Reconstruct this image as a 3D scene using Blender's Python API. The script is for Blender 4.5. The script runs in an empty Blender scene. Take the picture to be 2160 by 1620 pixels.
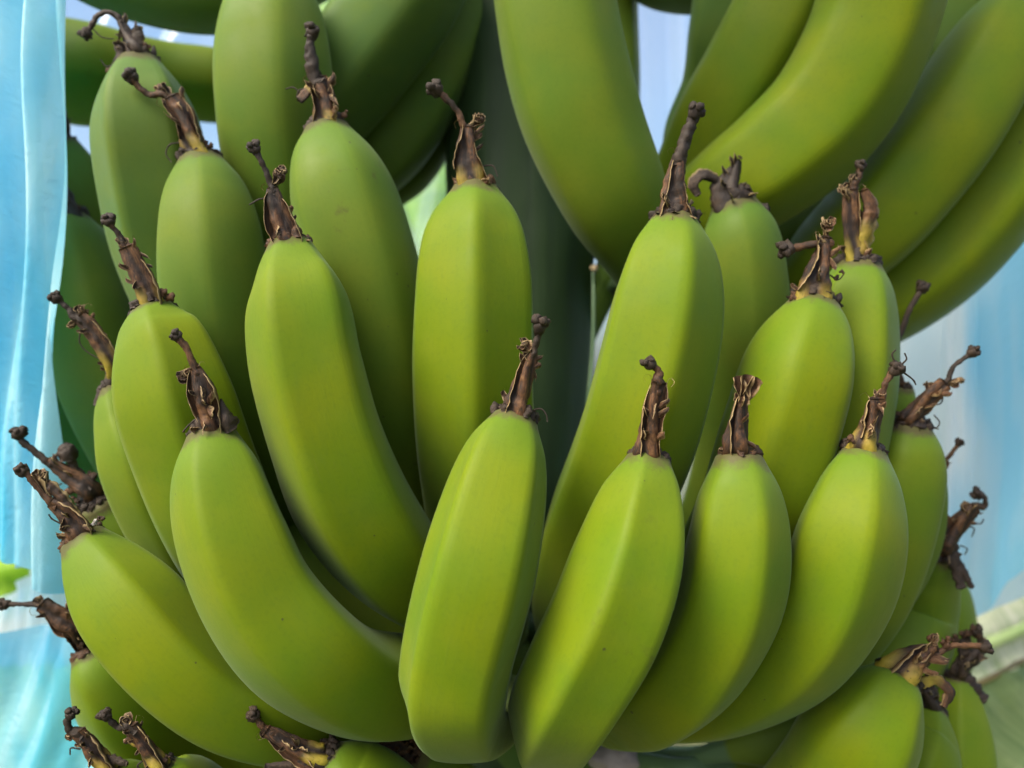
import bpy, bmesh, math, random
import numpy as np
from mathutils import Vector, noise
random.seed(7)
sc = bpy.context.scene
COL = sc.collection
R = math.radians

# ------------------------------------------------------------------ camera, sky, sun, exposure
cam_d = bpy.data.cameras.new('camera'); cam = bpy.data.objects.new('camera', cam_d); COL.objects.link(cam)
cam.location = (0, -.46, 1.60); cam.rotation_euler = (R(90), 0, 0)
cam_d.sensor_width = 36; cam_d.lens = 36 * 1700 / 2160
cam_d.clip_start = .01; cam_d.clip_end = 2000
cam_d.dof.use_dof = True; cam_d.dof.focus_distance = .285; cam_d.dof.aperture_fstop = 6.5
sc.camera = cam
SUN_EL, SUN_AZ = R(48), R(231)          # azimuth clockwise from +Y seen from above: front left of the bunch
world = bpy.data.worlds.new('World'); sc.world = world; world.use_nodes = True
wn = world.node_tree; bg = wn.nodes['Background']
sky = wn.nodes.new('ShaderNodeTexSky'); sky.sky_type = 'NISHITA'; sky.sun_disc = False
sky.sun_elevation = SUN_EL; sky.sun_rotation = SUN_AZ; sky.dust_density = 5.0; sky.air_density = 1.0; sky.ozone_density = 1.0
wn.links.new(sky.outputs[0], bg.inputs[0]); bg.inputs[1].default_value = .15
sun_d = bpy.data.lights.new('sun', 'SUN'); sun = bpy.data.objects.new('sun', sun_d); COL.objects.link(sun)
sun_d.energy = 2.2; sun_d.angle = R(32); sun_d.color = (1, .91, .72)
sd = Vector((math.sin(SUN_AZ) * math.cos(SUN_EL), math.cos(SUN_AZ) * math.cos(SUN_EL), math.sin(SUN_EL)))
sun.rotation_euler = sd.to_track_quat('Z', 'Y').to_euler(); sun.location = (-1, -2, 3)
sc.view_settings.view_transform = 'Standard'; sc.view_settings.look = 'None'
sc.view_settings.exposure = 1.10; sc.view_settings.gamma = 1

# ------------------------------------------------------------------ node helpers
def mat(name):
    m = bpy.data.materials.new(name); m.use_nodes = True
    nt = m.node_tree; nt.nodes.clear()
    out = nt.nodes.new('ShaderNodeOutputMaterial')
    return m, nt, out
class N:
    def __init__(s, nt): s.nt = nt
    def node(s, t, **kw):
        n = s.nt.nodes.new(t)
        for k, v in kw.items(): setattr(n, k, v)
        return n
    def put(s, sock, v):
        if hasattr(v, 'is_linked') or hasattr(v, 'links'): s.nt.links.new(v, sock)
        else: sock.default_value = v
    def math(s, op, a, b=0.0, c=0.0, clamp=False):
        n = s.node('ShaderNodeMath', operation=op, use_clamp=clamp)
        for i, v in enumerate((a, b, c)): s.put(n.inputs[i], v)
        return n.outputs[0]
    def vmath(s, op, a, b):
        n = s.node('ShaderNodeVectorMath', operation=op); s.put(n.inputs[0], a); s.put(n.inputs[1], b); return n.outputs[0]
    def attr(s, name, out='Fac'):
        return s.node('ShaderNodeAttribute', attribute_name=name).outputs[out]
    def noise(s, vec, scale, detail=3, rough=.5, out='Fac'):
        n = s.node('ShaderNodeTexNoise'); s.put(n.inputs['Vector'], vec); n.inputs['Scale'].default_value = scale
        n.inputs['Detail'].default_value = detail; n.inputs['Roughness'].default_value = rough; return n.outputs[out]
    def ramp(s, f, stops):
        n = s.node('ShaderNodeValToRGB'); cr = n.color_ramp
        while len(cr.elements) < len(stops): cr.elements.new(.5)
        for e, (p, c) in zip(cr.elements, stops): e.position = p; e.color = (*c, 1) if len(c) == 3 else c
        s.put(n.inputs[0], f); return n.outputs[0]
    def mix(s, f, a, b, mode='MIX'):
        n = s.node('ShaderNodeMix', data_type='RGBA', blend_type=mode)
        s.put(n.inputs[0], f); s.put(n.inputs[6], a if hasattr(a, 'links') else (*a, 1)); s.put(n.inputs[7], b if hasattr(b, 'links') else (*b, 1))
        return n.outputs[2]
    def map(s, f, a, b, c=0.0, d=1.0):
        n = s.node('ShaderNodeMapRange'); s.put(n.inputs[0], f)
        for i, v in enumerate((a, b, c, d)): n.inputs[i + 1].default_value = v
        return n.outputs[0]
    def bump(s, h, strength, dist):
        n = s.node('ShaderNodeBump'); n.inputs['Strength'].default_value = strength; n.inputs['Distance'].default_value = dist
        s.put(n.inputs['Height'], h); return n.outputs[0]

# ------------------------------------------------------------------ materials
def skin_material():
    m, nt, out = mat('banana_skin'); n = N(nt)
    obj = n.node('ShaderNodeTexCoord').outputs['Object']
    fib = n.attr('fib', 'Vector'); along = n.attr('along'); ridge = n.attr('ridge'); shade_tone = n.attr('shade_tone'); speck = n.attr('speck')
    big = n.noise(obj, 28, 2); mid = n.noise(obj, 90, 3)
    streak = n.noise(n.vmath('MULTIPLY', fib, (14, 3.0, 1)), 2.2, 4, .6)
    # yellow green flesh of the flanks, greener at the neck and tip
    g = n.mix(n.map(big, .3, .7), (0.0840, 0.1470, 0.0020), (0.1270, 0.1660, 0.0012))
    tipg = n.math('MULTIPLY', n.map(along, .80, .985), .75)
    g = n.mix(tipg, g, (0.0774, 0.1445, 0.0103))
    g = n.mix(n.math('MULTIPLY', shade_tone, .7), g, (0.0387, 0.0963, 0.0344))  # deeper unripe green, also shade painted onto rear, upper and gap-filling bananas
    g = n.mix(n.math('MULTIPLY', n.map(streak, .45, .75), .22), g, (0.0817, 0.1376, 0.0086))
    g = n.mix(n.math('MULTIPLY', n.map(mid, .5, .8), .15), g, (0.1548, 0.1892, 0.0120))
    g = n.mix(n.math('MULTIPLY', n.map(ridge, .75, 1.0), .22), g, (0.1204, 0.1720, 0.0120))
    g = n.mix(n.math('MULTIPLY', n.attr('neck'), .9), g, (0.0731, 0.1333, 0.0731))
    # tiny dark specks, more on scuffed fruit
    v = n.node('ShaderNodeTexVoronoi', feature='F1'); n.put(v.inputs['Vector'], obj); v.inputs['Scale'].default_value = 260
    sep = n.node('ShaderNodeSeparateColor'); nt.links.new(v.outputs['Color'], sep.inputs[0])
    keep = n.math('GREATER_THAN', n.math('ADD', sep.outputs[0], n.math('MULTIPLY', speck, .035)), .982)
    size = n.math('ADD', n.math('MULTIPLY_ADD', sep.outputs[1], .12, -.02), n.math('MULTIPLY', n.noise(obj, 900, 2), .12))
    dot = n.math('MULTIPLY', n.math('LESS_THAN', v.outputs['Distance'], size), keep)
    g = n.mix(n.math('MULTIPLY', dot, .75), g, (0.0430, 0.0387, 0.0172))
    # brown scuffs
    sc_ = n.noise(obj, 120, 5, .7)
    patch = n.math('MULTIPLY', n.map(sc_, .60, .70), n.map(n.noise(obj, 22, 1), .52, .62))
    patch = n.math('MULTIPLY', patch, n.math('MULTIPLY', speck, .28, clamp=True))
    g = n.mix(patch, g, (0.0602, 0.0430, 0.0172))
    g = n.mix(n.math('MULTIPLY', n.map(n.math('ADD', along, n.math('MULTIPLY', n.math('SUBTRACT', sc_, .5), .14)), .955, .992), .8), g, (0.0731, 0.0516, 0.0301))
    # rub lines and pores running along the fruit
    rub = n.noise(n.vmath('MULTIPLY', fib, (40, 2.0, 40)), 1.6, 3, .7)
    g = n.mix(n.math('MULTIPLY', n.math('MULTIPLY', n.map(rub, .66, .74), n.map(n.noise(obj, 35, 2), .50, .60)), .35), g, (0.1462, 0.1247, 0.0430))
    pore = n.noise(obj, 620, 2, .5)
    g = n.mix(n.math('MULTIPLY', n.map(pore, .52, .72), .12), g, (0.0430, 0.0860, 0.0086))
    g = n.mix(n.math('MULTIPLY', n.map(n.noise(obj, 52, 4, .65), .54, .70), .25), g, (0.0731, 0.1333, 0.0103))
    p = n.node('ShaderNodeBsdfPrincipled'); n.put(p.inputs['Base Color'], g)
    n.put(p.inputs['Roughness'], n.map(mid, .3, .7, .50, .66))
    p.inputs['Specular IOR Level'].default_value = .14
    p.inputs['Sheen Weight'].default_value = .08; p.inputs['Sheen Roughness'].default_value = .45
    p.inputs['Sheen Tint'].default_value = (.75, .95, .85, 1)
    p.inputs['Subsurface Weight'].default_value = .08; p.inputs['Subsurface Radius'].default_value = (.5, 1, .15); p.inputs['Subsurface Scale'].default_value = .004
    fine = n.noise(obj, 1400, 2)
    h = n.math('ADD', n.math('MULTIPLY', fine, .25), n.math('ADD', n.math('MULTIPLY', streak, .5), n.math('MULTIPLY', pore, .25)))
    n.put(p.inputs['Normal'], n.bump(h, .16, .0007))
    nt.links.new(p.outputs[0], out.inputs[0]); return m

def dried_material(name, dark):
    m, nt, out = mat(name); n = N(nt)
    fib = n.attr('fib', 'Vector'); edge = n.attr('edge'); yel = n.attr('yel')
    obj = n.node('ShaderNodeTexCoord').outputs['Object']
    st = n.noise(n.vmath('MULTIPLY', fib, (9, 2.4, 1)), 2.0, 5, .65)
    bl = n.noise(obj, 110, 3, .55)
    f = n.math('ADD', n.math('MULTIPLY', st, .6), n.math('MULTIPLY', bl, .45))
    if dark: c = n.ramp(f, [(.30, (.008, .006, .005)), (.52, (.022, .014, .010)), (.68, (.060, .038, .024)), (.84, (.18, .13, .08))])
    else: c = n.ramp(f, [(.36, (.006, .005, .004)), (.48, (.024, .013, .008)), (.58, (.085, .038, .016)), (.68, (.15, .075, .030)), (.80, (.36, .25, .11))])
    c = n.mix(n.math('MULTIPLY', n.map(edge, .55, 1.0), .62), c, (.46, .34, .17))
    c = n.mix(n.math('MULTIPLY', yel, n.map(st, .25, .42)), c, (.34, .27, .03))
    c = n.mix(n.math('MULTIPLY', n.map(n.attr('groove'), .35, .95), .85), c, (.012, .008, .008))
    p = n.node('ShaderNodeBsdfPrincipled'); n.put(p.inputs['Base Color'], c); p.inputs['Roughness'].default_value = .58
    p.inputs['Specular IOR Level'].default_value = .35
    n.put(p.inputs['Normal'], n.bump(st, .6, .0006))
    nt.links.new(p.outputs[0], out.inputs[0]); return m

def plain_noise(name, c0, c1, scale, rough=.6, stretch=(1, 1, 1), bump=.3, bd=.001, spec=.4, transl=0):
    m, nt, out = mat(name); n = N(nt)
    obj = n.node('ShaderNodeTexCoord').outputs['Object']
    v = n.noise(n.vmath('MULTIPLY', obj, stretch), scale, 5, .6)
    p = n.node('ShaderNodeBsdfPrincipled'); n.put(p.inputs['Base Color'], n.mix(n.map(v, .3, .7), c0, c1))
    p.inputs['Roughness'].default_value = rough; p.inputs['Specular IOR Level'].default_value = spec
    n.put(p.inputs['Normal'], n.bump(v, bump, bd))
    if transl:
        t = n.node('ShaderNodeBsdfTranslucent'); n.put(t.inputs[0], n.mix(n.map(v, .3, .7), tuple(min(1, x * 1.6) for x in c0), tuple(min(1, x * 1.6) for x in c1)))
        mx = n.node('ShaderNodeMixShader'); mx.inputs[0].default_value = transl
        nt.links.new(p.outputs[0], mx.inputs[1]); nt.links.new(t.outputs[0], mx.inputs[2]); nt.links.new(mx.outputs[0], out.inputs[0])
    else: nt.links.new(p.outputs[0], out.inputs[0])
    return m

def plastic_material(name, deep, pale, clear):
    """thin tinted polythene: deep and pale streaks paint in folds and their light, lets light through"""
    m, nt, out = mat(name); n = N(nt)
    fib = n.attr('fib', 'Vector')
    wv = n.noise(n.vmath('MULTIPLY', fib, (.8, .5, 1)), 1.0, 2, out='Color')
    s1 = n.noise(n.vmath('MULTIPLY', n.vmath('ADD', fib, n.vmath('MULTIPLY', wv, (.5, .2, 0))), (2.6, .45, 1)), 1.5, 2, .5)
    s2 = n.noise(n.vmath('MULTIPLY', fib, (12, .7, 1)), 1.2, 2, .5)
    f = n.math('ADD', n.math('MULTIPLY', s1, .8), n.math('MULTIPLY', s2, .12))
    c = n.mix(n.map(f, .36, .60), deep, pale)  # streaks stand for folds, double layers and the light on them
    d = n.node('ShaderNodeBsdfDiffuse'); n.put(d.inputs[0], c)
    t = n.node('ShaderNodeBsdfTranslucent'); n.put(t.inputs[0], c)
    g = n.node('ShaderNodeBsdfGlossy'); g.inputs['Roughness'].default_value = .36
    tr = n.node('ShaderNodeBsdfTransparent'); n.put(tr.inputs[0], n.mix(.5, c, (1, 1, 1)))
    a = n.node('ShaderNodeMixShader'); a.inputs[0].default_value = .48
    nt.links.new(d.outputs[0], a.inputs[1]); nt.links.new(t.outputs[0], a.inputs[2])
    b = n.node('ShaderNodeMixShader'); b.inputs[0].default_value = clear
    nt.links.new(a.outputs[0], b.inputs[1]); nt.links.new(tr.outputs[0], b.inputs[2])
    fr = n.node('ShaderNodeFresnel'); fr.inputs[0].default_value = 1.4
    e = n.node('ShaderNodeMixShader'); n.put(e.inputs[0], n.math('MULTIPLY', fr.outputs[0], .14))
    nt.links.new(b.outputs[0], e.inputs[1]); nt.links.new(g.outputs[0], e.inputs[2])
    ck = n.noise(n.vmath('MULTIPLY', fib, (9, 5, 1)), 1.4, 4, .6)
    ck = n.math('ABSOLUTE', n.math('SUBTRACT', ck, .5))
    bp = n.bump(n.math('ADD', n.math('MULTIPLY', s2, .3), n.math('MULTIPLY', ck, 1.2)), .35, .0035)
    for q in (d, t, g): n.put(q.inputs['Normal'], bp)
    nt.links.new(e.outputs[0], out.inputs[0]); return m

def leaf_material(name, c0, c1, transl):
    m, nt, out = mat(name); n = N(nt)
    fib = n.attr('fib', 'Vector')
    v = n.noise(n.vmath('MULTIPLY', fib, (1.2, 60, 1)), 1.4, 4, .6); w = n.noise(fib, 4, 3)
    c = n.mix(n.map(v, .35, .65), c0, c1)
    c = n.mix(n.math('MULTIPLY', n.map(w, .55, .75), .4), c, tuple(min(1, x * 1.5) for x in c1))
    p = n.node('ShaderNodeBsdfPrincipled'); n.put(p.inputs['Base Color'], c); p.inputs['Roughness'].default_value = .45
    n.put(p.inputs['Normal'], n.bump(v, .4, .002))
    t = n.node('ShaderNodeBsdfTranslucent'); n.put(t.inputs[0], n.mix(.5, c, (.55, .75, .10), 'MULTIPLY') if False else c)
    mx = n.node('ShaderNodeMixShader'); mx.inputs[0].default_value = transl
    nt.links.new(p.outputs[0], mx.inputs[1]); nt.links.new(t.outputs[0], mx.inputs[2]); nt.links.new(mx.outputs[0], out.inputs[0]); return m

SKIN = skin_material()
DRY = dried_material('dried_flower', False); DARK = dried_material('blackened_flower', True)
PALE = plain_noise('pale_dry_tissue', (.30, .22, .12), (.62, .50, .32), 500, .8, bump=.8)
WHITE = plain_noise('white_mould', (.16, .14, .13), (.48, .46, .44), 700, .9, bump=.8)
STEM = plain_noise('stem_green', (.014, .036, .012), (.024, .056, .014), 30, .65, (3, 3, .25), .3, .002)
NECK = plain_noise('neck_grey_green', (.13, .23, .13), (.22, .34, .20), 60, .5, bump=.2)
SCAR = plain_noise('scar_pink_grey', (.20, .17, .16), (.38, .33, .32), 90, .6, bump=.5)
BAG = plastic_material('blue_polythene', (.12, .60, .87), (.54, .85, .96), .08)
BAGBACKLIT = plastic_material('backlit_polythene', (.62, .85, .97), (.93, .96, .98), .86)  # blue bag plastic paled, its bright backlight put into the colour
BAGLIT = plastic_material('lit_polythene', (.74, .90, .97), (.96, .97, .98), .16)  # near-white copy of the blue bag, brightness of lit plastic painted in
BAGMID = plastic_material('mid_polythene', (.34, .74, .96), (.94, .97, .99), .14)
BAGCLEAR = plastic_material('clear_blue_polythene', (.12, .58, .90), (.50, .82, .96), .26)
LEAF = leaf_material('leaf_green', (.20, .42, .03), (.38, .60, .06), .6)
LEAFDULL = leaf_material('leaf_dull', (.16, .24, .08), (.26, .34, .13), .45)
LEAFPALE = leaf_material('leaf_pale', (.34, .42, .20), (.72, .70, .55), .4)
RIB = plain_noise('leaf_midrib', (.25, .36, .12), (.40, .48, .20), 40, .5)
SOIL = plain_noise('ground_litter', (.06, .05, .03), (.12, .14, .05), 3, .9)
MARGIN = plain_noise('leaf_margin_brown', (.20, .13, .05), (.30, .24, .09), 60, .6)

# ------------------------------------------------------------------ mesh helpers
def cr(P, n):
    P = np.array(P, float); m = len(P); out = []
    if m == 2: return np.array([P[0] + (P[1] - P[0]) * i / (n - 1) for i in range(n)])
    for i in range(n):
        t = i / (n - 1) * (m - 1); k = min(int(t), m - 2); u = t - k
        p0 = P[k - 1] if k > 0 else 2 * P[0] - P[1]; p1 = P[k]; p2 = P[k + 1]; p3 = P[k + 2] if k + 2 < m else 2 * P[m - 1] - P[m - 2]
        out.append(.5 * ((2 * p1) + (-p0 + p2) * u + (2 * p0 - 5 * p1 + 4 * p2 - p3) * u * u + (-p0 + 3 * p1 - 3 * p2 + p3) * u ** 3))
    return np.array(out)
def make(name, V, Fc, m, parent=None, origin=(0, 0, 0), attrs=None, smooth=True):
    o_ = np.array(origin); V = np.asarray(V, float) - o_
    me = bpy.data.meshes.new(name); me.from_pydata([tuple(v) for v in V], [], Fc)
    if smooth: me.polygons.foreach_set('use_smooth', [True] * len(me.polygons))
    for k, a in (attrs or {}).items():
        a = np.asarray(a, float)
        if a.ndim == 2:
            at = me.attributes.new(k, 'FLOAT_VECTOR', 'POINT'); at.data.foreach_set('vector', a.ravel())
        else:
            at = me.attributes.new(k, 'FLOAT', 'POINT'); at.data.foreach_set('value', a)
    me.materials.append(m); me.update()
    o = bpy.data.objects.new(name, me); COL.objects.link(o)
    if parent is not None: o.parent = parent
    else: o.location = origin
    return o
def frames(C, ref):
    T = np.gradient(C, axis=0); T /= np.linalg.norm(T, axis=1)[:, None] + 1e-12
    n = len(C); mid = n // 2; A = np.zeros_like(C)
    a = ref - T[mid] * (ref @ T[mid]); A[mid] = a / (np.linalg.norm(a) + 1e-12)
    for rng, st in ((range(mid + 1, n), -1), (range(mid - 1, -1, -1), 1)):
        for i in rng:
            a = A[i + st] - T[i] * (A[i + st] @ T[i]); A[i] = a / (np.linalg.norm(a) + 1e-12)
    return T, A, np.cross(T, A)
def nz(p, s, seed=0): return noise.noise(Vector((p[0] * s + seed, p[1] * s - seed, p[2] * s + .7 * seed)))
def tube(path, n, sides, rough=0., rscale=300, lobes=0, lamp=0., seed=0, twist=0., cap=True, flat=1.):
    """path rows x,y,z,r (m). returns verts, faces, fib"""
    S = cr(path, n); C = S[:, :3]; r = np.maximum(S[:, 3], 1e-4)
    T, A, Bn = frames(C, np.array([0., -1., .1])); V = []; fib = []
    for i in range(n):
        for j in range(sides):
            th = 2 * math.pi * j / sides; q = th + twist * i / n
            rr = r[i] * (1 + lamp * math.cos(lobes * q + seed)) if lobes else r[i]
            d = A[i] * math.cos(th) * flat + Bn[i] * math.sin(th); p = C[i] + d * rr
            if rough: p = p + d * r[i] * rough * (nz(p, rscale, seed) + .6 * nz(p, rscale * 2.7, seed + 3))
            V.append(p); fib.append((math.cos(th), i / n * 3 + seed, math.sin(th)))
    Fc = [(i * sides + j, i * sides + (j + 1) % sides, (i + 1) * sides + (j + 1) % sides, (i + 1) * sides + j) for i in range(n - 1) for j in range(sides)]
    if cap:
        for i, c in ((0, C[0]), (n - 1, C[-1] + T[-1] * r[-1] * .5)):
            V.append(c); fib.append((0, i / n * 3 + seed, 0)); k = len(V) - 1
            for j in range(sides):
                a, b_ = i * sides + j, i * sides + (j + 1) % sides
                Fc.append((a, k, b_) if i else (a, b_, k))
    return V, Fc, fib
def merge(parts):
    V, Fc, fib = [], [], []
    for v, f, b_ in parts:
        o = len(V); V += list(v); fib += list(b_); Fc += [tuple(i + o for i in q) for q in f]
    return V, Fc, fib
def blob(c, r, rough=.35, seed=0, lob=None, squash=(1, 1, 1), sub=2):
    bm = bmesh.new(); bmesh.ops.create_icosphere(bm, subdivisions=sub, radius=1)
    V = []; fib = []
    for v in bm.verts:
        p = np.array(v.co); k = 1 + rough * (nz(p, 1.6, seed) + .7 * nz(p, 3.7, seed + 5))
        if lob: k *= 1 + lob[1] * math.cos(lob[0] * math.atan2(p[1], p[0]) + seed) * (1 - abs(p[2]) * .5)
        q = p * k * r * np.array(squash); V.append(np.array(c) + q); fib.append(tuple(p * 1.3 + seed))
    F_ = [tuple(v.index for v in f.verts) for f in bm.faces]; bm.free(); return V, F_, fib
def ribbon(path, width, n=22, m=7, curl=.6, seed=0, thick=.00025, ruff=.5, side=None, taper=True):
    """dried petal: a thin curling strip with thickness; edge attribute marks its margins"""
    S = cr(path, n); C = S[:, :3]; T, A, Bn = frames(C, np.array([0., -1., .2]) if side is None else side)
    top, E, fib = [], [], []
    for i in range(n):
        t = i / (n - 1); w = width * (math.sin(math.pi * min(1, t * 1.1 + .12)) ** .5 if taper else 1) * (1 + .35 * nz(C[i], 350, seed))
        for j in range(m):
            u = 2 * j / (m - 1) - 1
            p = C[i] + Bn[i] * u * w + A[i] * (w * curl * (u * u - .3) + ruff * w * u * u * nz(C[i] + Bn[i] * u * .004, 420, seed + u))
            top.append(p); E.append(abs(u) ** 1.5); fib.append((u, t * 2 + seed, 0))
    k = n * m; bot = [p - A[idx // m] * thick for idx, p in enumerate(top)]
    F_ = []
    for i in range(n - 1):
        for j in range(m - 1):
            a = i * m + j; F_.append((a, a + 1, a + m + 1, a + m)); F_.append((a + k, a + m + k, a + m + 1 + k, a + 1 + k))
        for j, s in ((0, 1), (m - 1, -1)):
            a = i * m + j; q = (a, a + m, a + m + k, a + k); F_.append(q if s > 0 else q[::-1])
    return top + bot, F_, fib + fib, E + E

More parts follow.
